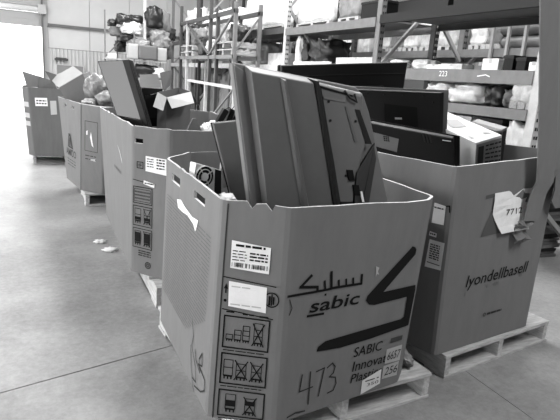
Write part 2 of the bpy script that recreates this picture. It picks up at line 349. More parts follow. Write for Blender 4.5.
def gaylord(key, label, m, holes=(), notch=None, wear=0.004, z0=.142, group='octagonal cardboard bulk boxes'):
    B = BX[key]; bot = B['bot']; top = B['top']; zt = B['zt']; th = .012; rr = .022
    cx = sum(p[0] for p in bot) / 8; cy = sum(p[1] for p in bot) / 8
    t = thing('gaylord_box', label, 'box', (cx, cy, z0), group)
    quads = []
    for i in range(8):
        j = (i + 1) % 8; quads.append(Quad((*bot[i], z0), (*bot[j], z0), (*top[j], zt[j]), (*top[i], zt[i])))
    tl = sorted(set([0, .15, .3, .45, .6, .75, .86, 1.0] + [h for q in holes for h in q[3:5]]))
    per = []                                         # (panel, s, corner?) round the wall
    for i in range(8):
        w = quads[i].w; e = rr / w; n = max(2, int(w / .09)); base = [e + (1 - 2 * e) * k / n for k in range(n + 1)]
        hs = [h for q in holes if q[0] == i for h in q[1:3]]
        if notch: hs += [s_ for (pi, s_, _) in notch if pi == i]
        base = [b for b in base if b in (base[0], base[-1]) or all(abs(b - h) > .02 for h in hs)]
        for s_ in sorted(base + hs): per.append((i, s_, False))
        per.append((i, 1.0, True))
    N = len(per); T = len(tl); nd = {(p, round(s_, 4)): d for p, s_, d in (notch or [])}
    def pos(k, ti, inner):
        i, s_, corner = per[k]; t_ = tl[ti]; q = quads[i]; p = q.p(s_, t_)
        if corner:
            a = quads[i].p(1 - rr / quads[i].w, t_); b = quads[(i + 1) % 8].p(rr / quads[(i + 1) % 8].w, t_)
            p = p * .5 + (a + b) * .25; nn = (quads[i].n + quads[(i + 1) % 8].n).normalized()
        else: nn = q.n
        if inner: p = p - nn * th
        if ti == T - 1:
            p = p + Vector((0, 0, nd.get((i, round(s_, 4)), 0) + wear * noise.noise(Vector((k * .9, i * 3.3, cx * 5)))))
        return p
    mb = MB(); vs = [pos(k, ti, inn) for inn in (False, True) for ti in range(T) for k in range(N)]
    idx = lambda inn, ti, k: (T * N if inn else 0) + ti * N + k % N
    fs = []; mi = []
    for ti in range(T - 1):
        for k in range(N):
            i, s0, _ = per[k]; i1, s1, c1 = per[(k + 1) % N]
            hole = any(i == h[0] and i1 == h[0] and s0 >= h[1] - 1e-6 and (s1 if not c1 else 2) <= h[2] + 1e-6 and tl[ti] >= h[3] - 1e-6 and tl[ti + 1] <= h[4] + 1e-6 for h in holes)
            if hole: continue
            fs.append((idx(0, ti, k), idx(0, ti, k + 1), idx(0, ti + 1, k + 1), idx(0, ti + 1, k))); mi.append(0)
            fs.append((idx(1, ti, k + 1), idx(1, ti, k), idx(1, ti + 1, k), idx(1, ti + 1, k + 1))); mi.append(0)
    for k in range(N):
        fs.append((idx(0, T - 1, k), idx(0, T - 1, k + 1), idx(1, T - 1, k + 1), idx(1, T - 1, k))); mi.append(1)
        fs.append((idx(0, 0, k + 1), idx(0, 0, k), idx(1, 0, k), idx(1, 0, k + 1))); mi.append(0)
    for h in holes:                                   # the board's thickness round each hand hole
        ks = [k for k in range(N) if per[k][0] == h[0] and not per[k][2] and h[1] - 1e-6 <= per[k][1] <= h[2] + 1e-6]
        ts = [ti for ti in range(T) if h[3] - 1e-6 <= tl[ti] <= h[4] + 1e-6]
        ring = [(ts[0], k) for k in ks] + [(ti, ks[-1]) for ti in ts[1:]] + [(ts[-1], k) for k in reversed(ks[:-1])] + [(ti, ks[0]) for ti in reversed(ts[1:-1])]
        for (ta, ka), (tb, kb) in zip(ring, ring[1:] + ring[:1]):
            fs.append((idx(0, tb, kb), idx(0, ta, ka), idx(1, ta, ka), idx(1, tb, kb))); mi.append(1)
    mb.v = [tuple(v) for v in vs]; mb.f = [list(f) for f in fs]; mb.mi = mi
    mb.build('carton_wall', [m, EDGE], t, fix=False)
    mb = MB(); mb.add([(*(quads[i].p(0, 0) - quads[i].n * .02)[:2], z0 + .004) for i in range(8)], [tuple(range(8))]); mb.build('carton_base', m, t)
    t.update_tag()
    return t, quads
def words(ink, a0, a1, t, h, wd_min=.02, wd_max=.07, gap=.012):
    a = a0
    while a < a1 - .01:
        b = min(a1, a + rnd.uniform(wd_min, wd_max) / ink.q.w); ink.rect(a, b, t, t + h); a = b + gap / ink.q.w
def paper(q, pts, parent, name='shipping_label', m=PAPER, off=.0035, label=None):
    global LAST
    k = Ink(q, off); k.poly(pts); LAST = k.build(name, m, parent, label=label); return LAST
def stack_icon(k, a, t, w, h, n, lw):       # n little boxes on a pallet, one picture of the handling marks
    bh = h / (n + .5)
    for i in range(n): k.frame(a, a + w, t + bh * (.5 + i), t + bh * (1.5 + i), lw)
    k.rect(a, a + w, t + bh * .3, t + bh * .5)
    for i in range(3): k.rect(a + w * (.05 + .38 * i), a + w * (.2 + .38 * i), t, t + bh * .3)

# ---- front box
b1, q1 = gaylord('b1', 'front octagonal cardboard box with a big black S-shaped logo and handwritten 473', CARD,
    holes=((0, .15, .33, .90, .945), (0, .60, .775, .91, .948)), notch=[(1, .36, .004), (1, .44, -.018), (1, .50, -.002), (1, .64, .004), (1, .73, -.024), (1, .77, .002)], wear=.006)
A, B_, C_ = q1[0], q1[1], q1[2]
k = Ink(C_); k.poly([(0.92, 0.778), (0.945, .772), (0.959, 0.759), (0.958, 0.734), (0.731, 0.56), (1.005, 0.568), (1.012, 0.545), (1.005, 0.343), (0.676, 0.318), (0.434, 0.31), (0.251, 0.32), (0.262, 0.344), (0.311, 0.364), (0.502, 0.372), (0.92, 0.389), (0.95, 0.4), (0.945, 0.51), (0.67, 0.499), (0.624, 0.507), (0.596, 0.531), (0.602, 0.554), (0.896, 0.759)])
k.build('printed_logo', INK, b1)
k = Ink(C_)
k.line([(0.019, 0.617), (0.273, 0.62)], .010); k.line([(0.165, 0.697), (0.099, 0.652)], .012); k.line([(.096, .651), (0.214, 0.640)], .012); k.line([(.214, .64), (.217, .62)], .012)
k.line([(0.262, 0.662), (0.273, 0.62), (0.352, 0.623)], .010); k.line([(0.305, 0.70), (0.316, 0.624)], .012); k.line([(0.33, 0.624), (0.541, 0.623), (0.537, 0.666)], .011)
for a in (.472, .419, .365): k.line([(a, .655), (a + .006, .624)], .010)
k.rect(.27, .284, .592, .602)
k.build('printed_lettering', INK, b1)
k = Ink(C_); k.text('sabic', .172, .523, .058, .255, shear=.12, bold=.012); k.line([(.163, .508), (.275, .506)], .010); k.build('printed_lettering', INK, b1)
k = Ink(C_); k.text('SABIC', .552, .237, .049, .165, shear=.1); k.text('Innovative', .556, .157, .052, .275, shear=.1); k.text('Plastics', .553, .093, .046, .185, shear=.1); k.build('printed_lettering', INK, b1)
k = Ink(C_)
k.line([(0.162, 0.219), (0.151, 0.134), (0.247, 0.140)], .006); k.line([(0.222, 0.223), (0.226, 0.053)], .006); k.build('handwritten_number', INK_F, b1); k = Ink(C_)
k.line([(0.266, 0.215), (0.325, 0.224), (0.312, .15), (0.30, 0.08)], .006); k.build('handwritten_number', INK_F, b1); k = Ink(C_)
k.line([(0.348, 0.22), (0.385, 0.238), (.41, .215), (0.401, 0.183), (0.372, 0.167), (.42, .155), (0.432, 0.12), (0.415, 0.085), (0.37, 0.08)], .006); k.build('handwritten_number', INK_F, b1); k = Ink(C_)
k.line([(.077, .018), (.134, .028), (.202, .022)], .007); k.build('pen_mark', INK_F, b1); k = Ink(C_); k.line([(.03, .60), (.05, .56), (.035, .53)], .004); k.build('pen_mark', INK_F, b1)
paper(C_, [(.655, .006), (.822, .035), (.816, .122), (.655, .087)], b1, 'paper_label', mat('pale_label', .62, .6))
k = Ink(C_, .005); words(k, .68, .80, .075, .006); k.text('350', .70, .045, .016, .07); k.build('label_print', INK_F, LAST)
for a0, a1, t0, t1, s_ in ((.838, .977, .147, .231, '6657'), (.832, .972, .058, .135, '256')):
    paper(C_, [(a0, t0), (a1, t0 - .004), (a1, t1 + .004), (a0, t1)], b1, 'paper_label', mat('grey_label', .36, .6)); k = Ink(C_, .005); k.text(s_, a0 + .015, t0 + .018, .045, .08, shear=.15); k.build('label_print', INK_F, LAST)
paper(C_, [(.86, .262), (.966, .266), (.966, .292), (.86, .29)], b1, 'printed_patch', mat('dark_patch', .03, .6))
paper(C_, [(.64, .70), (.668, .69), (.66, .672), (.672, .655), (.655, .66), (.648, .645), (.645, .675)], b1, 'torn_spot', mat('torn_card', .38, .8))
# the narrow panel with labels and handling marks
paper(B_, [(.19, .715), (.75, .708), (.755, .823), (.187, .836)], b1)
k = Ink(B_, .005)
words(k, .25, .68, .812, .010, .02, .05, .006)
for r in range(4): words(k, .21, .42, .79 - r * .013, .004, .01, .03, .005)
for r in range(3): words(k, .46, .72, .785 - r * .014, .007, .01, .03, .004)
a = .21
while a < .73: b = a + rnd.choice((.006, .01, .016)); k.rect(a, b, .722, .742); a = b + rnd.choice((.006, .01, .03))
k.build('label_print', INK, LAST)
paper(B_, [(.20, .543), (.745, .532), (.737, .648), (.187, .656)], b1, label='blank white sticker')
k = Ink(B_, .005); words(k, .23, .5, .632, .005, .02, .05, .006); words(k, .23, .7, .552, .005, .02, .05, .006); k.build('label_print', mat('pale_ink', .45, .7), LAST)
k = Ink(B_); k.line([(.108, .672), (.862, .655)], .004); k.line([(.12, .527), (.85, .507)], .004)
k.poly([(.12, .62), (.18, .62), (.15, .645)]); k.rect(.14, .16, .60, .62); k.circle(.15, .567, .006)
k.circle(.815, .595, .029, .005); k.rect(.77, .80, .57, .612); k.rect(.807, .825, .57, .622); k.rect(.832, .855, .575, .61)
words(k, .18, .30, .514, .007, .02, .04, .005); words(k, .42, .58, .511, .007, .02, .04, .005); words(k, .66, .80, .508, .008, .02, .04, .005)
k.build('handling_mark', INK, b1)
for (t0, t1) in ((.352, .498), (.178, .322), (.018, .145)):
    k = Ink(B_); k.frame(.16, .81, t0, t1, .006); h = t1 - t0
    if t0 > .3:
        for i in range(3): stack_icon(k, .20 + i * .12, t0 + h * .2, .095, h * (.22 + .16 * i), 1 + i, .003)
        stack_icon(k, .60, t0 + h * .15, .12, h * .72, 3, .003); k.line([(.58, t0 + h * .15), (.74, t0 + h * .85)], .005); k.line([(.74, t0 + h * .15), (.58, t0 + h * .85)], .005)
    elif t0 > .1:
        stack_icon(k, .20, t0 + h * .15, .13, h * .65, 2, .003)
        for a in (.38, .60): stack_icon(k, a, t0 + h * .15, .14, h * .55, 2, .003); k.line([(a - .02, t0 + h * .15), (a + .16, t0 + h * .8)], .005); k.line([(a + .16, t0 + h * .2), (a - .02, t0 + h * .8)], .005)
    else:
        stack_icon(k, .26, t0 + h * .15, .14, h * .7, 2, .003); k.rect(.26, .40, t0 + h * .38, t0 + h * .62)
        stack_icon(k, .54, t0 + h * .1, .14, h * .65, 2, .003); k.rect(.54, .68, t0 + h * .5, t0 + h * .65); k.line([(.52, t0 + h * .1), (.70, t0 + h * .8)], .005); k.line([(.70, t0 + h * .1), (.52, t0 + h * .8)], .005)
    words(k, .17, .76, t0 - .016, .004, .02, .05, .005); k.build('handling_pictogram', INK, b1)
k = Ink(B_, .0015); k.line([(.092, .0), (.092, .985)], .006); k.build('printed_fold', INK_F, b1)
# the long side: small print in lines, a torn scrap of tape, a pen scribble
k = Ink(A, .0025)
for r in range(32):
    t_ = .80 - r * .0185
    words(k, .07, .90 if r < 22 else .90 - (r - 21) * .03, t_, .0042, .10, .35, .012)
k.build('printed_lettering', mat('grey_ink', .078, .75), b1)
paper(A, [(.30, .828), (.33, .79), (.42, .79), (.52, .80), (.63, .785), (.665, .76), (.69, .80), (.70, .825), (.60, .815), (.45, .83), (.38, .845)], b1, 'torn_tape')
k = Ink(A); k.line([(.78, .21), (.80, .17), (.87, .14), (.85, .20), (.89, .25), (.90, .19), (.845, .17), (.95, .15), (.955, .10), (.90, .06), (.80, .03)], .007); k.line([(.70, .33), (.74, .26), (.72, .20), (.80, .13), (.82, .06), (.76, .05)], .006); k.line([(.70, .19), (.73, .10), (.77, .02), (.80, -.0)], .006); k.build('pen_scribble', INK_F, b1)
# a flap of loose film at the foot of the right corner
lump('loose_film', FILM, (1.665, 1.97, .175), (.08, .24, .08), .35, 3, 5, b1)

# ---- box on the right
b2, q2 = gaylord('b2', 'octagonal cardboard box on the right with slanted dark lettering, full of black televisions', CARD)
Fq = q2[2]; Lq = q2[1]
k = Ink(Fq); k.text('lyondellbasell', .215, .352, .066, .535, shear=.15, bold=.004); k.build('printed_lettering', INK, b2)
k = Ink(Fq)
for a, t_ in ((.215, .30), (.43, .315), (.505, .315), (.525, .315), (.545, .315), (.78, .330), (.80, .33)): k.rect(a, a + .006, t_, t_ + .025)
k.build('printed_marks', mat('ghost_ink', .11, .7), b2)
k = Ink(Fq); words(k, .48, .64, .152, .012, .02, .05, .003); k.circle(.455, .158, .009, .004); k.build('printed_marks', INK_F, b2)
paper(Fq, [(.356, .747), (.288, .615), (.46, .617), (.74, .60), (.74, .70)], b2, 'torn_patch', mat('bare_patch', .07, .8), off=.002)
paper(Fq, [(.285, .835), (.37, .84), (.37, .82), (.285, .815)], b2, 'torn_patch', mat('bare_patch', .07, .8), off=.002)
mb = MB()
for i in range(7):
    t_ = .62 + i * .222 / 6; d = .004 + .03 * max(0, (.74 - t_) / .14) ** 1.5
    mb.v += [tuple(Fq.p(a, t_ - .003 * a, d + .006 * math.sin(9 * a + i))) for a in ((.462 - .10 * min(1, max(0, (t_ - .62) / .12))), .56, .65, .735)]
for i in range(6):
    for j in range(3): mb.f.append([i * 4 + j, i * 4 + j + 1, i * 4 + j + 5, i * 4 + j + 4]); mb.mi.append(0)
mb.build('paper_sheet', PAPER, b2, fix=False)
k = Ink(Fq, .012); k.text('7712', .49, .712, .034, .14, shear=-.1)
for r in range(3): k.line([(.54, .685 - r * .025), (.66, .68 - r * .022)], .003)
k.build('handwritten_number', INK_F, b2)
paper(Lq, [(.785, .70), (.93, .703), (.93, .80), (.795, .805)], b2)
paper(Lq, [(.755, .462), (.957, .469), (.966, .614), (.783, .613)], b2)
paper(Lq, [(.77, .632), (.86, .63), (.862, .652), (.775, .655)], b2, 'paper_label')
k = Ink(Lq, .006)
for r in range(7):                                 # label print: small lines and bars
    words(k, .80, .92, .587 - r * .012, .006, .008, .02, .004)
for r in range(4): words(k, .78, .94, .49 - r * .0, .004, .01, .02, .003)
words(k, .80, .91, .78, .006, .01, .03, .004); words(k, .785, .85, .64, .008, .006, .012, .003)
k.build('label_print', INK, LAST)
k = Ink(Lq); k.line([(.93, .80), (.973, .805), (.981, .775)], .006); k.build('printed_marks', INK, b2)

# ---- third box, long, with pictograms
b3, q3 = gaylord('b3', 'long octagonal cardboard box with handling pictograms behind the front box, holding a tilted monitor', CARD,
    holes=((1, .07, .30, .893, .923),), wear=.008)
Pq = q3[1]; P0 = q3[0]
paper(Pq, [(.383, .722), (.94, .712), (.94, .815), (.383, .82)], b3)
k = Ink(Pq, .005)
for r in range(4): words(k, .42, .60, .80 - r * .016, .006, .01, .03, .005); words(k, .68, .90, .80 - r * .018, .009, .01, .03, .005)
k.build('label_print', INK_F, LAST)
k = Ink(Pq); k.frame(.15, .31, .735, .775, .005); k.line([(.19, .755), (.27, .755)], .004); k.line([(.23, .742), (.23, .768)], .004); k.line([(.04, .655), (.56, .64)], .005); k.build('handling_mark', INK, b3)
for t0, t1 in ((.50, .61), (.345, .48), (.19, .325)):
    k = Ink(Pq); k.frame(.05, .56, t0, t1, .005); h = t1 - t0
    if t0 > .49:
        for r in range(4): k.frame(.08, .52, t0 + h * (.12 + .2 * r), t0 + h * (.27 + .2 * r), .003)
    else:
        for a in (.10, .35): stack_icon(k, a, t0 + h * .12, .16, h * .75, 2, .004); k.rect(a, a + .16, t0 + h * .3, t0 + h * (.45 if t0 > .3 else .8))
        k.line([(.33, t0 + h * .1), (.53, t0 + h * .9)], .004); k.line([(.53, t0 + h * .1), (.33, t0 + h * .9)], .004)
    k.build('handling_pictogram', INK, b3)
paper(Pq, [(.33, .635), (.62, .62), (.63, .645), (.335, .66)], b3, 'paper_label'); k = Ink(Pq, .005); words(k, .36, .6, .638, .008, .01, .02, .004); k.build('label_print', INK, LAST)
k = Ink(Pq)
for r in range(3): words(k, .20, .54, .165 - r * .016, .008, .02, .04, .005)
k.circle(.46, .075, .022, .006); k.circle(.46, .075, .010, .004); k.build('printed_marks', INK_F, b3)
paper(P0, [(.62, .80), (.70, .765), (.75, .72), (.76, .69), (.74, .70), (.69, .75)], b3, 'torn_tape', mat('torn_card', .38, .8))
k = Ink(P0); words(k, .5, .72, .60, .02, .03, .08, .02); k.build('printed_marks', mat('grey_ink', .078, .75), b3)

# ---- fourth box
b4, q4 = gaylord('b4', 'octagonal cardboard box printed with a triangle logo, holding an open carton and bags', CARD,
    holes=((0, .29, .37, .915, .945), (0, .62, .70, .915, .945)))
k = Ink(q4[0]); k.line([(.36, .47), (.42, .60), (.48, .60), (.56, .47)], .03); k.line([(.42, .47), (.46, .56), (.50, .47)], .018); k.line([(.34, .455), (.60, .45)], .014)
k.text('AMCO', .20, .345, .085, .40, bold=.012)
for r in range(3): words(k, .24, .72, .29 - r * .035, .010, .04, .10, .02)
k.build('printed_logo', INK_F, b4)
k = Ink(q4[1]); k.frame(.18, .76, .50, .83, .006); words(k, .2, .7, .44, .01); words(k, .2, .7, .40, .01); k.build('printed_marks', INK_F, b4)
paper(q4[1], [(.42, .66), (.50, .57), (.58, .55), (.52, .62), (.46, .72)], b4, 'torn_spot', WRAP_B); paper(q4[1], [(.24, .68), (.30, .68), (.30, .73), (.24, .72)], b4, 'torn_spot', WRAP_B); paper(q4[1], [(.45, .395), (.68, .39), (.66, .42), (.45, .41)], b4, 'torn_spot', PAPER_G)
k = Ink(q4[0], .002); k.line([(.985, .0), (.985, .985)], .012); k.build('printed_fold', INK_F, b4)

# ---- farthest box
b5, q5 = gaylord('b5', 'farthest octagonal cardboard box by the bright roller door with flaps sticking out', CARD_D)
paper(q5[2], [(.10, .74), (.31, .745), (.305, .865), (.10, .86)], b5); k = Ink(q5[2], .005); words(k, .12, .29, .81, .02, .02, .05, .01); words(k, .12, .29, .77, .02, .02, .05, .01); k.build('label_print', INK_F, LAST)
paper(q5[2], [(.353, .62), (.46, .63), (.46, .83), (.353, .825)], b5, m=PAPER_G)
for t0 in (.72, .56, .44): paper(q5[1], [(.1, t0), (.9, t0), (.9, t0 + .07), (.1, t0 + .07)], b5, 'paper_label', PAPER_G)

# loose scrap in the bottom of each box that the screens stand in
def scrap_heap(label, key, z, n, seed):
    B = BX[key]; cx = sum(p[0] for p in B['bot']) / 8; cy = sum(p[1] for p in B['bot']) / 8; r2 = random.Random(seed)
    xs = [p[0] for p in B['bot']]; ys = [p[1] for p in B['bot']]; mb = MB(); poly = [(cx + (p[0] - cx) * .66, cy + (p[1] - cy) * .66) for p in B['bot']]
    inside = lambda x, y: all((b[0] - a[0]) * (y - a[1]) - (b[1] - a[1]) * (x - a[0]) > 0 for a, b in zip(poly, poly[1:] + poly[:1]))
    for _ in range(n):
        x = r2.uniform(min(xs) + .22, max(xs) - .22); y = r2.uniform(min(ys) + .22, max(ys) - .22)
        if not inside(x, y): continue
        zz = r2.uniform(.2, z - .06)
        M = Matrix.Translation((x, y, zz)) @ Matrix.Rotation(r2.uniform(0, 3), 4, 'Z') @ Matrix.Rotation(r2.uniform(-.3, .3), 4, 'X'); a, b, c = r2.uniform(.04, .11), r2.uniform(.04, .1), r2.uniform(.01, .05); mb.box(-a, a, -b, b, -c, c, M)
    o = mb.build('electronics_scrap', PL_DARK); tag(o, label, 'scrap', kind='stuff')
scrap_heap('dark loose electronics scrap inside the front logo box', 'b1', .86, 260, 1)
scrap_heap('dark loose electronics scrap inside the slant-lettered right box', 'b2', .98, 260, 2)
scrap_heap('dark loose electronics scrap inside the long pictogram box', 'b3', .80, 320, 3)
scrap_heap('dark loose electronics scrap inside the triangle-logo box', 'b4', 1.0, 260, 4)
scrap_heap('dark loose electronics scrap inside the farthest box', 'b5', 1.0, 200, 5)

# ------------------------------------------------------------------ what stands in the front box
def qbase(q): 
    c = (q.p(.5, 0)); return (c.x, c.y, c.z)
Q = Quad((0.806, 1.988, 0.985), (1.504, 1.986, 0.972), (1.334, 2.048, 1.488), (0.722, 2.056, 1.553))
t = thing('television', 'large grey television on its end in the front box, ribbed back towards the camera', 'television', qbase(Q))
lo = -.18
mb = MB(); Q.poly(mb, [(0, lo), (1.0, lo), (1.008, .3), (1.015, .80), (1.0, .93), (.95, 1.0), (0, 1.0)], -.045, 0); mb.build('bezel', PL_MID, t, bevel=.006)
mb = MB(); Q.frust(mb, [(.070, lo), (.60, lo), (.575, .995), (.078, .995)], 0, [(.085, lo), (.545, lo), (.545, .945), (.095, .945)], .05); mb.build('back_shell', PL_GREY, t, bevel=.004)
mb = MB(); Q.frust(mb, [(.005, lo), (.073, lo), (.083, .945), (.006, .985)], .002, [(.006, lo), (.071, lo), (.082, .945), (.008, .98)], .008); mb.build('lit_side_strip', PL_LITE, t, bevel=.002)  # light from the left on the television's side, put into a paler plastic
mb = MB(); Q.frust(mb, [(.302, lo), (.362, lo), (.338, .935), (.292, .94)], .049, [(.320, lo), (.345, lo), (.326, .92), (.306, .925)], .066); mb.build('moulded_rib', PL_GREY, t, bevel=.003)
mb = MB(); Q.frust(mb, [(.50, lo), (.64, lo), (.625, .995), (.535, .995)], -.001, [(.528, lo), (.552, lo), (.583, .965), (.555, .965)], .058); mb.build('moulded_step', PL_DARK, t, bevel=.002)  # charcoal colour stands for shade on the step's face turned from the light
mb = MB(); Q.frust(mb, [(.60, .012), (.78, .10), (1.0, .965), (.60, .985)], 0, [(.60, .012), (.76, .10), (.965, .93), (.60, .955)], .022); mb.build('electronics_cover', PL_LITE, t, bevel=.01)
mb = MB(); Q.poly(mb, [(.60, .02), (.70, .02), (.765, .27), (.885, .50), (.90, .56), (.875, .905), (.612, .935)], .021, .026); mb.build('vent_panel', PL_LITE, t, bevel=.002)
mb = MB(); Q.poly(mb, [(.598, .925), (.87, .90), (.87, .915), (.598, .945)], .020, .028); Q.poly(mb, [(.588, -.01), (.606, -.01), (.620, .93), (.602, .935)], .020, .028); mb.build('panel_groove', PL_BLACK, t)
mb = MB(); Q.slab(mb, .625, .80, .845, .865, .024, .029); mb.build('panel_slot', PL_MID, t)
mb = MB(); Q.poly(mb, [(.785, .81), (.80, .81), (.828, .525), (.806, .525)], .024, .030); mb.build('vent_strip', PL_GREY, t)
mb = MB(); Q.poly(mb, [(.865, .80), (.905, .80), (.945, .52), (.895, .52)], .019, .0285); mb.build('vent_strip', PL_DARK, t)
mb = MB(); mb.tube([Q.p(.815, .945, .024), Q.p(.835, .885, .035), Q.p(.885, .86, .035), Q.p(.895, .93, .024)], .005, 6); mb.build('carry_handle', PL_BLACK, t, smooth=True)
mb = MB(); Q.add = None
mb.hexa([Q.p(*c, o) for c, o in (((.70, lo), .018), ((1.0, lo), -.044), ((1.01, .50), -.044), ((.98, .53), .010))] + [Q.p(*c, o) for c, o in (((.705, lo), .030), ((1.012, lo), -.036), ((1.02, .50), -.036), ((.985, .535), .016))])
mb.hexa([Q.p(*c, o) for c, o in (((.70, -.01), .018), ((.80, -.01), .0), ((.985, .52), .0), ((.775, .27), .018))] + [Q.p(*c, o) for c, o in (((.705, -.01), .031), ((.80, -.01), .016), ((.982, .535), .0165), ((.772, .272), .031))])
mb.build('shaded_corner', mat('shaded_grey_plastic', .03, .5), t)  # shadow at the television's lower right put into this dark facet's colour
mb = MB()
for c in ((.720, .245), (.742, .12)): Q.slab(mb, c[0] - .022, c[0] + .022, c[1] - .045, c[1] + .045, .024, .033)
o = mb.build('socket_plate', PL_BLACK, t); 
mb = MB(); Q.slab(mb, .765, .78, .02, .11, .030, .036); mb.build('white_cable_end', PAPER, t)
mb = MB()
for a, t_ in ((.66, .83), (.645, .68), (.685, .24), (.85, .70)): mb.tube([Q.p(a, t_, .02), Q.p(a, t_, .029)], .006, 8)
mb.build('screws', PL_BLACK, t)['kind'] = 'stuff'

Q = Quad((0.917, 2.477, 0.861), (1.147, 2.476, 0.854), (1.042, 2.53, 1.301), (0.804, 2.526, 1.269))
t = thing('flat_monitor', 'dark flat monitor leaning behind the left edge of the large grey television', 'monitor', qbase(Q))
mb = MB(); Q.slab(mb, 0, 1.35, -.1, 1, -.03, 0); mb.build('back_shell', PL_GREY, t, bevel=.006)
mb = MB(); Q.slab(mb, -.012, 1.36, -.1, 1.008, -.040, -.03); mb.build('bezel', PL_DARK, t, bevel=.003)
mb = MB(); Q.slab(mb, .75, 1.2, .2, .75, 0, .02); mb.build('electronics_cover', PL_GREY, t, bevel=.006)

Q = Quad((0.672, 2.397, 0.963), (0.834, 2.445, 0.923), (0.827, 2.443, 1.049), (0.689, 2.402, 1.091))
t = thing('power_supply', 'small pale computer power supply with a round fan grille inside the front box', 'power supply', qbase(Q))
mb = MB(); Q.slab(mb, 0, 1, 0, 1, -.05, 0); mb.build('case', STEEL, t, bevel=.002)
mb = MB(); c = Q.p(.36, .58, .0)
ux = (Q.P[1] - Q.P[0]).normalized(); uy = Q.n.cross(ux)
def disc(mb, c, r, o0, o1, n=20): mb.tube([c + Q.n * o0, c + Q.n * o1], r, n)
disc(mb, c, .052, -.002, .002); mb.build('fan_opening', HOLE, t)
for r in (.052, .036):
    mb = MB(); mb.tube([c + Q.n * .005 + (ux * math.cos(2 * math.pi * i / 24) + uy * math.sin(2 * math.pi * i / 24)) * r for i in range(25)], .0028, 6, False); mb.build('grille_ring', STEEL, t)
mb = MB(); disc(mb, c, .02, .0, .008); mb.build('fan_hub', PAPER, t)
for i in range(4):
    a = math.pi / 4 + i * math.pi / 2; mb = MB(); mb.bar(c + Q.n * .004, c + Q.n * .004 + (ux * math.cos(a) + uy * math.sin(a)) * .052, .006, .004); mb.build('grille_spoke', STEEL, t)
mb = MB(); Q.slab(mb, .76, .99, .02, .97, 0, .004); mb.build('perforated_plate', PL_DARK, t)
mb = MB()
o = lump('foam_scrap', WRAP_B, (.80, 2.25, .95), (.07, .12, .05), .4, 3, 9); tag(o, 'crumpled white foam scrap beside the power supply in the front box', 'scrap')
mb = MB(); mb.hexa([(.885, 2.62, .92), (.93, 2.62, .92), (.93, 2.66, .92), (.885, 2.66, .92), (.895, 2.63, 1.17), (.91, 2.63, 1.17), (.91, 2.64, 1.17), (.895, 2.64, 1.17)])
o = mb.build('paper_scrap', PAPER_G); tag(o, 'pale upright paper scrap behind the power supply', 'scrap')

# ------------------------------------------------------------------ what stands in the right-hand box
Q = Quad((1.416, 3.05, 1.24), (2.319, 3.054, 1.29), (2.361, 3.088, 1.677), (1.406, 3.079, 1.586))
t = thing('television', 'wide black television lying across the back rim of the slant-lettered right box', 'television', qbase(Q))
mb = MB(); Q.slab(mb, 0, 1, 0, 1, -.04, 0); mb.build('back_shell', PL_BLACK, t, bevel=.008)
mb = MB(); Q.slab(mb, .0, .985, .80, .815, 0, .006); mb.build('moulded_rib', PL_DARK, t)
mb = MB(); Q.slab(mb, -.006, 1.006, -.01, 1.01, -.06, -.04); mb.build('bezel', PL_BLACK, t, bevel=.004)
mb = MB(); Q.slab(mb, .2, .8, .1, .6, 0, .025); mb.build('electronics_cover', PL_BLACK, t, bevel=.006)

Q = Quad((1.899, 2.732, 1.116), (2.333, 2.563, 1.146), (2.336, 2.617, 1.509), (1.774, 2.838, 1.491))
t = thing('flat_monitor', 'black flat monitor with a grey frame and recessed back standing in the slant-lettered right box', 'monitor', qbase(Q))
mb = MB(); Q.slab(mb, 0, 1, -.1, 1, -.03, 0); mb.build('bezel', mat('frame_grey_plastic', .11, .35), t, bevel=.003)
mb = MB(); Q.frust(mb, [(.02, -.1), (.95, -.1), (.95, .965), (.02, .965)], 0, [(.03, -.1), (.88, -.1), (.90, .94), (.03, .94)], .022); mb.build('back_shell', PL_DARK, t, bevel=.004)
mb = MB(); Q.poly(mb, [(.24, .45), (.63, .36), (.64, .69), (.28, .735)], .018, .024); mb.build('mount_recess', PL_BLACK, t)
mb = MB(); Q.slab(mb, .37, .45, .49, .52, .024, .026); mb.build('maker_label', PAPER_G, t)
for a, t_ in ((.131, .88), (.307, .88), (.506, .88), (.72, .88), (.82, .78)):
    mb = MB(); mb.tube([Q.p(a, t_, .018), Q.p(a, t_, .025)], .006, 8); mb.build('screw', PL_BLACK, t)
Q = Quad((1.806, 2.51, 1.002), (2.261, 2.342, 1.048), (2.273, 2.398, 1.252), (1.757, 2.624, 1.317))
t = thing('television', 'black television with a label and vent slots at the front of the right box', 'television', qbase(Q))
mb = MB(); Q.slab(mb, -.02, 1, 0, 1, -.03, 0); mb.build('bezel', PL_BLACK, t, bevel=.003)
mb = MB(); Q.frust(mb, [(-.02, 0), (.94, 0), (.94, .97), (-.02, .97)], 0, [(-.02, 0), (.90, 0), (.90, .86), (-.02, .90)], .035); mb.build('back_shell', PL_BLACK, t, bevel=.006)
mb = MB(); Q.poly(mb, [(.01, .493), (.25, .411), (.298, .673), (.02, .742)], .034, .037); s_ = mb.build('maker_label', mat('grey_label_plate', .1, .5), t)
mb = MB()
for i in range(3):
    for j in range(3): Q.slab(mb, .13 + .022 * i, .145 + .022 * i, .60 + .035 * j, .625 + .035 * j, .037, .0385)
mb.build('label_print', PL_BLACK, t)
for i in range(3):
    mb = MB(); Q.poly(mb, [(.575 + .035 * i, .68), (.59 + .035 * i, .68), (.575 + .035 * i, .87), (.56 + .035 * i, .87)], .035, .040); mb.build('vent_slot', PL_DARK, t)
mb = MB(); Q.slab(mb, .78, .87, .765, .785, .035, .040); mb.build('chrome_clip', STEEL, t)

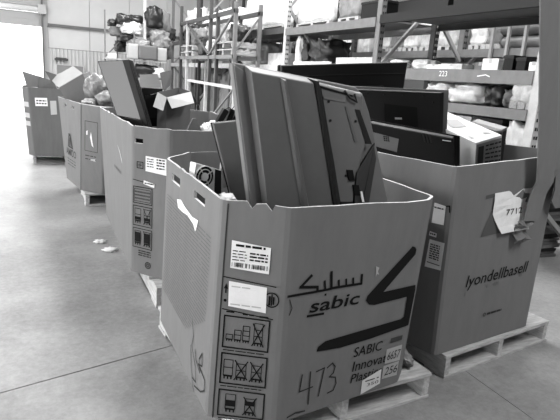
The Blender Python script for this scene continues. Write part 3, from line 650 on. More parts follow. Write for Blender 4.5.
def box_from(front, depth, name, parent, m, bevel=.003):
    mb = MB(); d = Vector(depth); F4 = [Vector(p) for p in front]; mb.hexa(F4 + [p + d for p in F4]); return mb.build(name, m, parent, bevel=bevel)
fr = [(2.391, 2.363, 1.043), (2.642, 2.401, 1.047), (2.602, 2.395, 1.265), (2.366, 2.359, 1.217)]
t = thing('product_carton', 'white printed product carton with a pale top beside the black monitors', 'carton', (2.5, 2.5, 1.04))
dv = (-.085, .47, .115)
box_from(fr, dv, 'carton_body', t, mat('white_printed_card', .62, .5, var=.06, scale=20))
Qf = Quad(*fr); Qt = Quad(fr[3], fr[2], Vector(fr[2]) + Vector(dv), Vector(fr[3]) + Vector(dv))
mb = MB(); Qf.slab(mb, .02, .98, .02, .93, .0, .003); mb.build('printed_front', mat('grey_printed_card', .2, .5), t)
k = Ink(Qf, .006)
for r in range(6): words(k, .35, .95, .80 - r * .13, .05, .02, .05, .008)
k.rect(.08, .28, .1, .85); k.rect(.5, .95, .05, .3); k.build('printed_lettering', INK_F, t)
k = Ink(Qt, .003); k.poly([(.22, .45), (.62, .40), (.78, .62), (.40, .72)]); k.build('printed_picture', mat('mid_print', .25, .5), t)
k = Ink(Qt, .004); k.poly([(.12, .12), (.2, .10), (.16, .22)]); k.poly([(.6, .14), (.85, .1), (.75, .2)]); words(k, .25, .7, .78, .02); k.build('printed_lettering', PAPER_G, t)
for nm, lab, fr2 in (('drive_case', 'narrow dark case upright right of the white carton', [(2.685, 2.50, 1.03), (2.735, 2.505, 1.03), (2.722, 2.505, 1.285), (2.665, 2.50, 1.28)]), ('drive_case', 'second narrow dark case upright at the right wall of the box', [(2.75, 2.525, 1.0), (2.795, 2.53, 1.0), (2.79, 2.533, 1.305), (2.738, 2.525, 1.285)])):
    t = thing(nm, lab, 'case', (fr2[0][0], fr2[0][1], 1.0)); box_from(fr2, (-.03, .24, .03), 'case_body', t, PL_GREY, .004)
    qq = Quad(*fr2); mb = MB(); qq.slab(mb, .15, .85, .05, .95, 0, .004); mb.build('front_plate', PL_DARK, t)

# tall strip of folded cardboard hooked over the front rim of the right-hand box
strip = thing('cardboard_strip', 'tall folded strip of brown cardboard hanging before the right box, its end crumpled', 'strip', (2.46, 1.95, .72))
mb = MB()
rows = [(2.70, (2.00, 2.17, 2.24, 2.42)), (1.97, (2.205, 2.325, 2.40, 2.55)), (1.44, (2.370, 2.496, 2.57, 2.72)), (1.20, (2.435, 2.565, 2.66, 2.86)), (1.126, (2.455, 2.575, 2.68, 2.88)), (1.06, (2.466, 2.59, 2.64, 2.72)), (.99, (2.445, 2.56, 2.585, 2.605)), (.90, (2.43, 2.545, 2.555, 2.565)), (.84, (2.42, 2.53, 2.54, 2.55))]
for z, xs in rows:
    for j, x in enumerate(xs):
        base = 1.94 + (x - 1.87) * .147; y = base - (.035, .06, .025, -.05)[j] * (1 if z > 1.0 else .8) - .004 * noise.noise(Vector((x * 9, z * 9, 0)))
        mb.v.append((x, y - .012, z))
for i in range(len(rows) - 1):
    for j in range(3): mb.f.append([i * 4 + j, (i + 1) * 4 + j, (i + 1) * 4 + j + 1, i * 4 + j + 1]); mb.mi.append(0)
o = mb.build('folded_sheet', CARD, strip, fix=False); md = o.modifiers.new('thickness', 'SOLIDIFY'); md.thickness = .008
mb = MB()
for i, (z, w) in enumerate(((.84, 1.0), (.815, 1.06), (.79, .95), (.765, 1.0), (.74, .8), (.715, .6))):
    c = 2.455 + .004 * i
    for j in range(5): 
        x = c + (j / 4 - .5) * .135 * w; base = 1.94 + (x - 1.87) * .147; mb.v.append((x - .02 * (i > 1), base - .03 - .022 * math.sin(i * 1.9) - .012 * math.sin(j * 2.4 + i), z + .012 * math.sin(j * 2 + i)))
for i in range(5):
    for j in range(4): mb.f.append([i * 5 + j, (i + 1) * 5 + j, (i + 1) * 5 + j + 1, i * 5 + j + 1]); mb.mi.append(0)
o = mb.build('crumpled_end', CARD, strip, fix=False); md = o.modifiers.new('thickness', 'SOLIDIFY'); md.thickness = .006
mb = MB(); rows = [(1.60, 2.50, 2.95), (1.2, 2.63, 3.0), (1.0, 2.68, 3.0), (.935, 2.67, 3.0), (.89, 2.72, 2.95)]
for z, a, b in rows:
    for x in (a, (a + b) / 2, b): mb.v.append((x, 1.94 + (x - 1.87) * .147 - .035, z))
for i in range(4):
    for j in range(2): mb.f.append([i * 3 + j, (i + 1) * 3 + j, (i + 1) * 3 + j + 1, i * 3 + j + 1]); mb.mi.append(0)
o = mb.build('side_flap', CARD, strip, fix=False); md = o.modifiers.new('thickness', 'SOLIDIFY'); md.thickness = .008

# ------------------------------------------------------------------ what stands in the long box
Q = Quad((0.626, 4.172, 1.005), (0.806, 4.014, 1.028), (0.675, 4.211, 1.561), (0.467, 4.395, 1.537))
t = thing('flat_monitor', 'tilted glossy black monitor on end in the long pictogram box, screen reflecting the door', 'monitor', qbase(Q))
mb = MB(); Q.slab(mb, -.02, 1.02, -.12, 1.0, -.035, 0); mb.build('back_shell', PL_BLACK, t, bevel=.004)
mb = MB(); Q.slab(mb, .015, .80, .17, .992, 0, .003); mb.build('screen', SCREEN, t)
mb = MB(); Q.slab(mb, .80, 1.02, -.12, 1.0, 0, .022); mb.build('thick_bezel', PL_BLACK, t, bevel=.006)
mb = MB(); Q.poly(mb, [(.06, .12), (.90, .03), (.86, .20), (.35, .235), (.10, .20)], .003, .03); mb.build('stand_foot', PL_BLACK, t, bevel=.006)

def carton(name, label, c, ang, w, d, h, flaps, m=CARD_L, minside=CARD):
    t = thing(name, label, 'carton', c); M = Matrix.Translation(c) @ Matrix.Rotation(ang, 4, 'Z'); th = .006
    mb = MB(); X, Y = w / 2, d / 2
    for a in ((-X, X, -Y, -Y + th), (-X, X, Y - th, Y), (-X, -X + th, -Y, Y), (X - th, X, -Y, Y)): mb.box(*a, 0, h, M)
    mb.box(-X, X, -Y, Y, 0, th, M); mb.build('carton_body', minside, t)
    for side, ln, a in flaps:      # a: angle up from horizontal-outward
        ca, sa = math.cos(a) * ln, math.sin(a) * ln
        e = {'f': ((-X, -Y), (X, -Y), (0, -1)), 'b': ((-X, Y), (X, Y), (0, 1)), 'l': ((-X, -Y), (-X, Y), (-1, 0)), 'r': ((X, -Y), (X, Y), (1, 0))}[side]
        (ax, ay), (bx, by), (ox, oy) = e; up = Vector((-ox * math.sin(a), -oy * math.sin(a), math.cos(a))) * .004
        P = [Vector((ax, ay, h)), Vector((bx, by, h)), Vector((bx + ox * ca, by + oy * ca, h + sa)), Vector((ax + ox * ca, ay + oy * ca, h + sa))]
        mb = MB(); mb.hexa([M @ p for p in P] + [M @ (p + up) for p in P]); mb.build('flap', m, t)
    return t
def sheet_of(t, name, m, P, off=(0, -.006, .002)):
    mb = MB(); P = [Vector(p) for p in P]; mb.hexa(P + [p + Vector(off) for p in P]); return mb.build(name, m, t)
t = thing('open_carton', 'small open carton with its flaps spread, right of the tilted monitor', 'carton', (1.02, 4.3, 1.05))
al, ab, ar, af = (.885, 4.22, 1.335), (1.085, 4.36, 1.376), (1.165, 4.28, 1.352), (.953, 4.2, 1.30)
lb = lambda p: (p[0], p[1], 1.03)
for a, b in ((al, af), (af, ar), (ar, ab), (ab, al)): sheet_of(t, 'carton_side', CARD, (lb(a), lb(b), b, a), (0, .005, 0))
sheet_of(t, 'flap', CARD_L, (al, af, (.908, 4.12, 1.201), (.832, 4.12, 1.23))); sheet_of(t, 'flap', CARD_L, (af, ar, (1.138, 4.08, 1.273), (.966, 4.08, 1.224)))
sheet_of(t, 'flap', CARD_L, (ar, ab, (1.20, 4.42, 1.29), (1.26, 4.36, 1.24))); sheet_of(t, 'flap', CARD_L, (ab, al, (.86, 4.36, 1.31), (1.06, 4.44, 1.35)), (0, .006, -.004))
t = thing('open_carton', 'open carton with two upright flaps behind the small open carton', 'carton', (.98, 4.75, 1.05))
sheet_of(t, 'flap', CARD_L, ((.828, 4.65, 1.346), (1.018, 4.65, 1.326), (.973, 4.66, 1.47), (.828, 4.66, 1.452))); sheet_of(t, 'flap', CARD, ((1.029, 4.66, 1.324), (1.102, 4.74, 1.377), (1.125, 4.76, 1.513), (.996, 4.67, 1.479)))
mb = MB(); mb.box(.83, 1.10, 4.67, 4.90, 1.03, 1.33); mb.build('carton_body', CARD, t, bevel=.003)
t = thing('plastic_case', 'black plastic case between the tilted monitor and the cartons', 'case', (.88, 4.45, 1.05)); mb = MB(); mb.box(.80, .97, 4.42, 4.50, 1.05, 1.36); mb.build('case_body', PL_BLACK, t, bevel=.006); mb = MB(); mb.box(.83, .94, 4.414, 4.42, 1.12, 1.3); mb.build('front_plate', PL_DARK, t)
for i, (c, s_, lab) in enumerate((((1.12, 3.55, 1.12), (.14, .16, .12), 'crumpled white packing film at the front rim of the long box'), ((1.28, 3.62, 1.08), (.2, .2, .10), 'second wad of white packing film near the front box corner'))):
    o = lump('packing_film', WRAP_B, c, s_, .4, 2.6, 20 + i); tag(o, lab, 'film', 'wads of film in the long box')
for q, (x, y, z, a) in enumerate(((1.33, 3.95, 1.20, .5), (1.40, 3.98, 1.20, .3), (1.46, 4.0, 1.19, .6), (1.52, 4.02, 1.18, .2))):
    t = thing('adapter_brick', 'black power adapter behind the dark flat monitor, %s of four from the left' % ORD[q], 'adapter', (x, y, 1.1), 'black adapters in the long box'); M = Matrix.Translation((x, y, z)) @ Matrix.Rotation(a, 4, 'Y')
    mb = MB(); mb.box(-.022, .022, -.03, .03, -.09, .05, M); mb.build('adapter_body', PL_BLACK, t, bevel=.004)
    mb = MB(); mb.tube([M @ Vector((0, 0, .05)), M @ Vector((.01, -.01, .08)), M @ Vector((.05, -.02, .07)), M @ Vector((.06, -.02, -.04))], .004, 6); mb.build('cable', PL_BLACK, t, smooth=True)
t = thing('cardboard_offcut', 'dark folded cardboard offcut poking up between wads of white film', 'cardboard', (1.0, 3.6, 1.1)); mb = MB(); mb.hexa([(.93, 3.55, 1.08), (1.07, 3.55, 1.08), (1.07, 3.58, 1.08), (.93, 3.58, 1.08), (.99, 3.56, 1.20), (1.01, 3.56, 1.20), (1.01, 3.58, 1.20), (.99, 3.58, 1.20)]); mb.build('folded_sheet', CARD_D, t)

# ------------------------------------------------------------------ what stands in the triangle-logo box and the farthest box
def far(p, f): return Vector((p[0] * f, p[1] * f, 1.5 - (1.5 - p[2]) * f))
f_ = 1.06
t = thing('open_carton', 'tilted carton with one big pale flap open on top of the triangle-logo box', 'carton', (.45, 6.45, 1.1))
h0, h1, e0, e1, p0, p1 = (far(p, f_) for p in ((.257, 6.05, 1.252), (.493, 6.05, 1.409), (.169, 6.2, 1.343), (.407, 6.2, 1.477), (.335, 6.05, 1.10), (.60, 6.05, 1.10)))
mb = MB(); dv = Vector((.10, .30, .03)); mb.hexa([p0, p1, h1, h0, p0 + dv, p1 + dv, h1 + dv, h0 + dv]); mb.build('carton_body', CARD, t, bevel=.003)
mb = MB(); up = Vector((0, -.004, .006)); m0 = (h0 + h1) / 2; m1 = (e0 + e1) / 2 - Vector((0, 0, .012)); mb.hexa([h0, m0, m1, e0] + [p + up for p in (h0, m0, m1, e0)]); mb.hexa([m0, h1, e1, m1] + [p + up for p in (m0, h1, e1, m1)]); mb.build('flap', CARD_L, t)
mb = MB(); a, b, c = (far(p, f_) for p in ((.131, 6.12, 1.413), (.25, 6.2, 1.38), (.19, 6.15, 1.30))); up = Vector((0, -.006, 0)); mb.add([a, b, c, a + up, b + up, c + up], [(2, 1, 0), (3, 4, 5), (0, 1, 4, 3), (1, 2, 5, 4), (2, 0, 3, 5)]); mb.build('flap', CARD_D, t)
for i, (c, s_, m, lab) in enumerate((((.62, 6.15, 1.28), (.24, .26, .26), FILM, 'clear crumpled plastic bag in the triangle-logo box beside the carton'), ((.74, 5.85, 1.18), (.28, .24, .16), FILM, 'clear plastic bag drooping over the rim of the triangle-logo box'), ((.80, 6.3, 1.25), (.26, .3, .26), SACK_D, 'dark bag in the triangle-logo box behind the tilted monitor'), ((.55, 5.9, 1.12), (.2, .2, .1), FILM, 'small wad of clear film at the front rim of the triangle-logo box'))):
    o = lump('plastic_bag', m, c, s_, .35, 2.4, 30 + i); tag(o, lab, 'bag', 'bags in the triangle-logo box')
t = thing('open_carton', 'dark carton with pointed raised flaps on top of the farthest box', 'carton', (.12, 8.95, 1.05))
sheet_of(t, 'flap', CARD, ((-.062, 8.9, 1.11), (.089, 8.9, 1.15), (.11, 8.9, 1.29), (-.119, 8.9, 1.351)))
sheet_of(t, 'flap', CARD_D, ((.08, 8.88, 1.10), (.37, 8.85, 1.08), (.30, 8.85, 1.23), (.106, 8.89, 1.296)))
sheet_of(t, 'flap', CARD_L, ((.10, 9.1, 1.12), (.36, 9.15, 1.12), (.33, 9.18, 1.24), (.14, 9.14, 1.27)))
mb = MB(); mb.box(-.02, .42, 8.92, 9.3, 1.02, 1.12); mb.build('carton_body', CARD_D, t, bevel=.003)
# scraps on the floor
for i, (c, s_) in enumerate((((.50, 4.66, .012), (.10, .06, .03)), ((.55, 4.42, .012), (.12, .08, .03)))):
    o = lump('paper_scrap', PAPER, c, s_, .5, 2.5, 40 + i); tag(o, ('white paper scrap on the floor by the long box, farther one', 'white paper scrap on the floor by the long box, nearer one')[i], 'scrap', 'paper scraps on the floor')

# ------------------------------------------------------------------ pallet racking
YS = (3.28, 5.73, 8.43, 11.13, 13.83, 16.53)
BRACE = mat('pale_brace_paint', 0.3, 0.5)
def perforate(mb, x, y, z0, z1, side=-1):
    z = z0
    while z < z1: mb.box(x - .018, x - .004, y - .052, y - .044, z, z + .028); mb.box(x + .01, x + .024, y - .052, y - .044, z, z + .028); z += .075
def rack(label, x0, x1, levels, pale, back_levels=None):
    t = thing('pallet_rack', label, 'rack', ((x0 + x1) / 2, 9.8, 0), 'rows of pallet racking')
    for i, y in enumerate(YS):
        for x, pl in ((x0, i in pale), (x1, False)):
            mb = MB(); mb.box(x - .035, x + .035, y - .045, y + .045, 0, 4.4); mb.build('upright_post', RACK_L if pl else (RACK_M if (i + (x > x0)) % 2 else RACK_D), t)
            if y < 9:
                mb = MB(); perforate(mb, x, y, .1, 3.2); mb.build('post_holes', HOLE if pl or x == x0 else RACK_L, t)['kind'] = 'stuff'
        for q in range(4):
            z = -.2 + .95 * q; up = (q + i) % 2 == 1
            a, b = ((x0, max(.1, z)), (x1, z + .95)) if up else ((x1, max(.1, z)), (x0, z + .95))
            mb = MB(); mb.bar((a[0], y, a[1]), (b[0], y, b[1]), .04, .045, (0, 1, 0)); mb.build('brace', BRACE, t)
    for i in range(len(YS) - 1):
        for (z0, z1, m) in levels[i]:
            for x in (x0, x1):
                mb = MB(); mb.box(x - .05 if x == x0 else x + .0, x + .0 if x == x0 else x + .05, YS[i] + .045, YS[i + 1] - .045, z0, z1); mb.build('beam', m, t)
            mb = MB(); mb.box(x0 + .03, x1 - .03, YS[i] + .05, YS[i + 1] - .05, z1 - .03, z1 - .012); mb.build('deck_panel', RACK_M if m is not RACK_L else RACK_L, t)
    return t
rk = rack('near row of pallet racking behind the boxes, loads on several levels', 3.9, 4.75,
  [[(1.30, 1.39, RACK_M), (1.60, 1.72, RACK_M), (2.24, 2.34, PL_DARK)], [(1.30, 1.39, RACK_M), (1.62, 1.73, RACK_L), (2.21, 2.32, RACK_M)], [(1.64, 1.74, RACK_L), (2.25, 2.35, RACK_D)], [(1.65, 1.75, RACK_L), (2.25, 2.35, RACK_D)], [(1.65, 1.75, RACK_L), (2.25, 2.35, RACK_D)]], (0, 2, 3))
rk2 = rack('rear row of pallet racking back to back with the near row', 5.23, 6.1,
  [[(.9, 1.0, RACK_M), (1.95, 2.05, RACK_M), (3.0, 3.1, RACK_D)], [(.9, 1.0, RACK_M), (1.95, 2.05, RACK_M), (3.0, 3.1, RACK_D)], [(.9, 1.0, RACK_M), (1.95, 2.05, RACK_M)], [(1.95, 2.05, RACK_M)], [(1.95, 2.05, RACK_M)]], ())
mb = MB(); mb.bar((4.77, 5.73, 2.42), (5.20, 5.70, 1.90), .04, .045, (0, 1, 0)); mb.build('row_spacer', BRACE, rk)
for y, z in ((4.885, 1.78), (5.13, 1.78), (4.64, 1.95)):
    mb = MB(); mb.box(5.13, 5.165, y - .018, y + .018, z, 2.45); mb.build('stanchion', BRACE, rk2)
# number on the beam
Qb = Quad((3.849, 5.6, 1.60), (3.849, 3.1, 1.60), (3.849, 3.1, 1.72), (3.849, 5.6, 1.72))
k = Ink(Qb, .003); k.text('223', (5.6 - 4.49) / 2.5, .40, .055, .12); k.build('beam_number', PAPER, rk)
k = Ink(Qb, .003); k.line([((5.6 - 3.95) / 2.5, .5), ((5.6 - 3.85) / 2.5, .62), ((5.6 - 3.8) / 2.5, .5)], .01); k.build('beam_mark', PAPER, rk)

# ---- loads on the racks: (kind, Y0, Y1, X0, depth, z0, z1, material, label, category, group)
def load(kind, y0, y1, x0, dx, z0, z1, m, label, cat, group, name, seed=[50]):
    seed[0] += 1; cx, cy = x0 + dx / 2, (y0 + y1) / 2; h = z1 - z0
    t = thing(name, label, cat, (cx, cy, z0), group)
    if kind == 'bale':
        mb = MB(); mb.box(x0, x0 + dx, y0, y1, z0 + .05, z0 + .065)
        for q in (y0, cy - .04, y1 - .08): mb.box(x0, x0 + dx, q, q + .08, z0, z0 + .05)
        mb.build('pallet_base', WOOD, t)
        lump('wrapped_load', m, (cx, cy, z0 + .06 + (h - .06) / 2), (dx * 1.02, (y1 - y0) * 1.02, h - .05), .10, 2.5, seed[0], t, .85)
    elif kind == 'sack':
        lump('sack_body', m, (cx, cy, z0 + h / 2), (dx, (y1 - y0) * 1.05, h * 1.04), .30, 2.2, seed[0], t, .45)
    elif kind == 'roll':
        mb = MB(); r = h / 2; mb.tube([(x0 + r, y0, z0 + r), (x0 + r, y1, z0 + r)], r, 20); mb.build('roll_body', m, t, smooth=False)
        mb = MB(); mb.tube([(x0 + r, y0 - .005, z0 + r), (x0 + r, y1 + .005, z0 + r)], r * .3, 12); mb.build('roll_core', HOLE, t)
    elif kind == 'carton':
        mb = MB(); mb.box(x0, x0 + dx, y0, y1, z0, z1); mb.build('carton_body', m, t, bevel=.004)
        mb = MB(); mb.box(x0 - .002, x0 + dx * .9, cy - .02, cy + .02, z0 + h * .6, z1 + .002); mb.build('tape', PAPER_G, t)
    elif kind == 'crate':
        mb = MB(); mb.box(x0, x0 + dx, y0, y1, z0, z1); mb.build('crate_body', m, t, bevel=.004)
        mb = MB(); mb.box(x0 - .006, x0 + dx + .006, y0 - .006, y1 + .006, z1 - .03, z1 - .005); mb.build('crate_rim', PL_DARK if m is not PL_DARK else PL_GREY, t)
    elif kind == 'pile':       # flat sheets lying one on another
        z = z0; i = 0
        while z < z1 - .01:
            mb = MB(); j = rnd.uniform(-.04, .04); th = rnd.uniform(.022, .04); M = Matrix.Translation((cx, cy, 0)) @ Matrix.Rotation(rnd.uniform(-.06, .06), 4, 'Z')
            mb.box(-dx / 2 + j, dx / 2 + j, -(y1 - y0) / 2, (y1 - y0) / 2, z, z + th, M); mb.build('flat_sheet', (PL_GREY, CARD_D, PL_DARK, CARD)[i % 4], t); z += th + .004; i += 1
    return t
G1 = 'loads on the near rack'; G2 = 'loads on the rear rack'
LOADS = [
 ('bale', 5.84, 6.24, 5.25, .7, 2.05, 2.42, WRAP, 'greyish wrapped bale on the rear rack, left of the bright white bale', 'bale', G2, 'wrapped_bale'),
 ('bale', 5.34, 5.64, 5.25, .7, 2.05, 2.42, WRAP_B, 'bright white wrapped bale on the rear rack above the 223 beam', 'bale', G2, 'wrapped_bale'),
 ('bale', 5.10, 5.33, 5.25, .6, 2.05, 2.40, WRAP_G, 'dark grey wrapped bale between the bright white bale and the rolls', 'bale', G2, 'wrapped_bale'),
 ('roll', 4.15, 5.12, 5.24, .2, 2.20, 2.36, PL_LITE, 'upper of two grey rolls lying on the rear rack', 'roll', G2, 'material_roll'),
 ('roll', 4.15, 5.08, 5.24, .2, 2.05, 2.20, PL_LITE, 'lower of two grey rolls lying on the rear rack', 'roll', G2, 'material_roll'),
 ('bale', 7.42, 7.84, 5.25, .7, 2.05, 2.48, WRAP, 'pale wrapped bale on the rear rack behind the pale perforated post', 'bale', G2, 'wrapped_bale'),
 ('bale', 7.08, 7.38, 5.25, .7, 2.05, 2.44, WRAP_G, 'grey wrapped bale on the rear rack, second right of the pale post', 'bale', G2, 'wrapped_bale'),
 ('bale', 6.70, 7.04, 5.25, .7, 2.05, 2.45, WRAP, 'pale wrapped bale on the rear rack, third right of the pale post', 'bale', G2, 'wrapped_bale'),
 ('bale', 6.30, 6.64, 5.25, .7, 2.05, 2.44, WRAP, 'pale wrapped bale on the rear rack just left of the dark double post', 'bale', G2, 'wrapped_bale'),
 ('carton', 8.0, 8.34, 5.25, .6, 2.05, 2.40, WRAP, 'pale tall carton on the rear rack left of the pale perforated post', 'carton', G2, 'tall_carton'),
 ('carton', 8.55, 8.85, 5.25, .6, 2.05, 2.36, WRAP_B, 'white tall carton on the rear rack, second left of the pale post', 'carton', G2, 'tall_carton'),
 ('carton', 8.9, 9.25, 5.25, .6, 2.05, 2.38, WRAP, 'pale tall carton on the rear rack, third left of the pale post', 'carton', G2, 'tall_carton'),
 ('crate', 3.36, 4.60, 4.0, .6, 2.345, 2.62, PL_DARK, 'long black crate on the top level of the near rack at right', 'crate', G1, 'long_crate'),
 ('crate', 4.68, 5.55, 4.0, .6, 2.345, 2.52, PL_DARK, 'dark crate on the top level of the near rack beside the long black crate', 'crate', G1, 'long_crate'),
 ('carton', 3.83, 4.03, 3.96, .3, 1.725, 1.83, WRAP_B, 'small white carton on the near rack just above the 223 beam', 'carton', G1, 'small_carton'),
 ('crate', 3.66, 3.77, 3.96, .3, 1.725, 1.86, PL_BLACK, 'black tool case on the near rack right of the small white carton', 'case', G1, 'tool_case'),
 ('crate', 3.52, 3.62, 3.96, .3, 1.725, 1.84, PL_BLACK, 'second black tool case on the near rack near the hanging strip', 'case', G1, 'tool_case'),
 ('carton', 3.38, 3.48, 3.96, .3, 1.725, 1.80, PAPER, 'tiny white carton on the near rack beside the hanging strip', 'carton', G1, 'small_carton'),
 ('carton', 4.30, 4.62, 3.96, .4, 1.725, 1.78, WRAP, 'low pale carton lying on the near rack behind the 223 beam', 'carton', G1, 'small_carton'),
 ('sack', 4.05, 4.48, 3.98, .4, 1.392, 1.59, SACK_W, 'white sack on the near rack between the two right beams', 'sack', G1, 'white_sack'),
 ('sack', 4.5, 4.9, 3.98, .4, 1.392, 1.58, SACK_W, 'white sack behind the black monitor on the near rack', 'sack', G1, 'white_sack'),
 ('sack', 3.76, 3.99, 3.98, .3, 1.392, 1.59, SACK_D, 'black bag on the near rack between the white sack and wrapped bale', 'bag', G1, 'black_bag'),
 ('sack', 3.64, 3.75, 3.98, .3, 1.392, 1.56, SACK_G, 'narrow grey bag on the near rack right of the black bag', 'bag', G1, 'grey_bag'),
 ('bale', 3.36, 3.62, 3.96, .5, 1.392, 1.66, WRAP, 'pale wrapped bale on the near rack beside the hanging strip', 'bale', G1, 'wrapped_bale'),
 ('sack', 7.22, 7.9, 4.0, .5, 1.735, 2.14, SACK_D, 'black bag under the upper beam between the pale post and dark post', 'bag', G1, 'black_bag'),
 ('sack', 7.9, 8.3, 4.0, .4, 1.735, 2.10, SACK_D, 'black bag on the near rack just right of the pale perforated post', 'bag', G1, 'black_bag'),
 ('sack', 8.02, 8.16, 3.94, .12, 1.735, 2.18, SACK_W, 'narrow white bag in front of the black bag by the pale post', 'bag', G1, 'white_bag'),
 ('carton', 5.85, 6.9, 4.0, .5, 1.735, 1.86, WRAP, 'long low pale carton on the near rack behind the wide black television', 'carton', G1, 'long_carton'),
 ('carton', 7.0, 8.2, 3.95, .04, 1.735, 1.80, WRAP_B, 'long low white carton on the near rack left of the dark post', 'carton', G1, 'long_carton'),
 ('bale', 7.2, 8.3, 4.0, .6, 2.33, 2.95, WRAP_B, 'huge white wrapped bale on the top level right of the pale post', 'bale', G1, 'wrapped_bale'),
 ('bale', 6.42, 6.95, 4.0, .6, 2.33, 2.75, WRAP_G, 'grey wrapped bale on the top level right of the huge white bale', 'bale', G1, 'wrapped_bale'),
 ('crate', 5.9, 6.36, 4.0, .5, 2.33, 2.56, PL_BLACK, 'black crate on the top level near the next pale post', 'crate', G1, 'black_crate'),
 ('bale', 8.8, 10.7, 4.0, .6, 2.36, 3.0, WRAP_B, 'long white wrapped bale on the top level left of the pale post', 'bale', G1, 'wrapped_bale'),
 ('bale', 11.4, 12.6, 4.0, .6, 2.36, 2.95, WRAP, 'pale wrapped bale on the top level, far part of the near rack', 'bale', G1, 'wrapped_bale'),
 ('sack', 13.0, 13.7, 4.0, .5, 2.36, 2.95, SACK_W, 'white sack on the top level, far part of the near rack', 'sack', G1, 'white_sack'),
 ('sack', 14.5, 15.7, 4.0, .6, 2.36, 3.2, SACK_W, 'tall white sack on the top level at the far end of the near rack', 'sack', G1, 'white_sack'),
 ('carton', 8.6, 9.4, 4.0, .5, 1.745, 1.95, WRAP, 'low pale carton on the near rack left of the pale post', 'carton', G1, 'low_carton'),
 ('sack', 9.5, 10.3, 4.0, .5, 1.745, 2.15, SACK_G, 'grey sack on the middle level of the near rack', 'sack', G1, 'grey_sack'),
 ('sack', 10.4, 11.0, 4.0, .5, 1.745, 2.1, SACK_W, 'white sack on the middle level beside the grey sack', 'sack', G1, 'white_sack'),
 ('crate', 11.3, 12.0, 4.0, .5, 1.755, 1.95, PL_GREY, 'grey crate on the middle level, far part of the near rack', 'crate', G1, 'grey_crate'),
 ('carton', 12.1, 12.8, 4.0, .5, 1.755, 2.05, CARD_L, 'plain carton on the middle level beside the grey crate', 'carton', G1, 'plain_carton'),
 ('sack', 12.9, 13.6, 4.0, .5, 1.755, 2.2, SACK_G, 'grey sack on the middle level beside the plain carton', 'sack', G1, 'grey_sack'),
 ('sack', 14.0, 14.9, 4.0, .5, 1.755, 2.15, SACK_D, 'dark bag on the middle level near the end of the rack', 'bag', G1, 'dark_bag'),
 ('sack', 15.1, 16.3, 4.0, .5, 1.755, 2.2, SACK_W, 'wide white sack on the middle level at the end of the rack', 'sack', G1, 'white_sack'),
 ('sack', 12.6, 13.6, 3.98, .7, 0, 1.58, SACK_G, 'tall grey bulk sack on the floor under the far rack', 'sack', 'bulk sacks on the floor', 'bulk_sack'),
 ('sack', 11.35, 12.4, 3.98, .7, 0, 1.50, SACK_G, 'tall grey bulk sack under the rack, second from the far end', 'sack', 'bulk sacks on the floor', 'bulk_sack'),
 ('sack', 9.75, 10.8, 3.98, .7, 0, 1.45, SACK_G, 'tall grey bulk sack under the rack beside the large television', 'sack', 'bulk sacks on the floor', 'bulk_sack'),
 ('sack', 14.3, 15.5, 3.98, .7, 0, 1.3, SACK_D, 'dark bulk sack under the farthest rack bay', 'sack', 'bulk sacks on the floor', 'bulk_sack'),
 ('sack', 3.38, 3.62, 3.95, .3, .55, 1.29, SACK_W, 'tall white sack under the lower beam beside the hanging strip', 'sack', G1, 'white_sack'),
 ('crate', 3.70, 3.97, 4.0, .5, .55, 1.28, PL_BLACK, 'black crate under the lower beam behind the narrow cases', 'crate', G1, 'black_crate'),
 ('carton', 4.1, 4.7, 4.0, .5, .55, 1.27, WRAP, 'pale carton under the lower beam behind the white product carton', 'carton', G1, 'plain_carton'),
 ('crate', 4.1, 5.6, 3.98, .7, .0, .54, PL_GREY, 'wide grey crate on the floor under the near rack', 'crate', G1, 'wide_crate'),
 ('pile', 3.36, 4.05, 4.05, .6, 0, .5, PL_GREY, 'pile of dark flattened sheets on the floor under the rack beyond the right box', 'pile', None, 'sheet_pile'),
]
for L in LOADS: load(*L)

# small clutter standing in the gaps between the loads
def clutter(x0, z0, y0, y1, gname, where, deep, hmax, n):
    busy = sorted((L[1] - .05, L[2] + .05) for L in LOADS if abs(L[5] - z0) < .03 and abs(L[3] - x0) < .6)
    gaps = []; a = y0
    for p, q in busy + [(y1, y1)]:
        if q < y0 or p > y1: continue
        if p - a > .12: gaps.append((a, p))
        a = max(a, q)
    for a, b in gaps:
        y = a
        while y < b - .1 and n > 0:
            w = min(rnd.uniform(.08, .30), b - y - .02); h = rnd.uniform(.35, 1) * hmax; k = rnd.choice(('dark', 'pale', 'grey', 'dark', 'pale')); n -= 1
            if w < .06: break
            kind = rnd.choice(('sack', 'carton', 'carton')); m = {'dark': PL_BLACK if kind == 'carton' else SACK_D, 'pale': PAPER if kind == 'carton' else SACK_W, 'grey': PL_MID if kind == 'carton' else SACK_G}[k]
            nm = ('small_bag' if kind == 'sack' else 'small_carton')
            load(kind, y, y + w, x0 + rnd.uniform(0, .1), deep * rnd.uniform(.6, 1), z0, z0 + h, m, 'small %s %s among the clutter on the %s' % (k, 'bag' if kind == 'sack' else 'carton', where), 'bag' if kind == 'sack' else 'carton', 'small %s %ss on the %s' % (k, 'bag' if kind == 'sack' else 'carton', where), nm)
            y += w + rnd.uniform(.02, .12)
clutter(3.96, 1.725, 3.36, 5.6, '', 'shelf above the 223 beam', .3, .13, 8)
clutter(3.96, 1.735, 5.85, 8.3, '', 'near rack behind the wide black television', .3, .32, 10)
clutter(4.0, 1.745, 8.55, 11.0, '', 'near rack just left of the pale post', .3, .4, 10)
clutter(4.0, 1.755, 11.25, 16.4, '', 'far middle level of the near rack', .3, .42, 16)
clutter(4.0, 2.345, 5.85, 16.4, '', 'top level of the near rack', .4, .45, 22)
clutter(5.25, 2.05, 8.6, 13.5, '', 'rear rack in the far bays', .4, .4, 18)
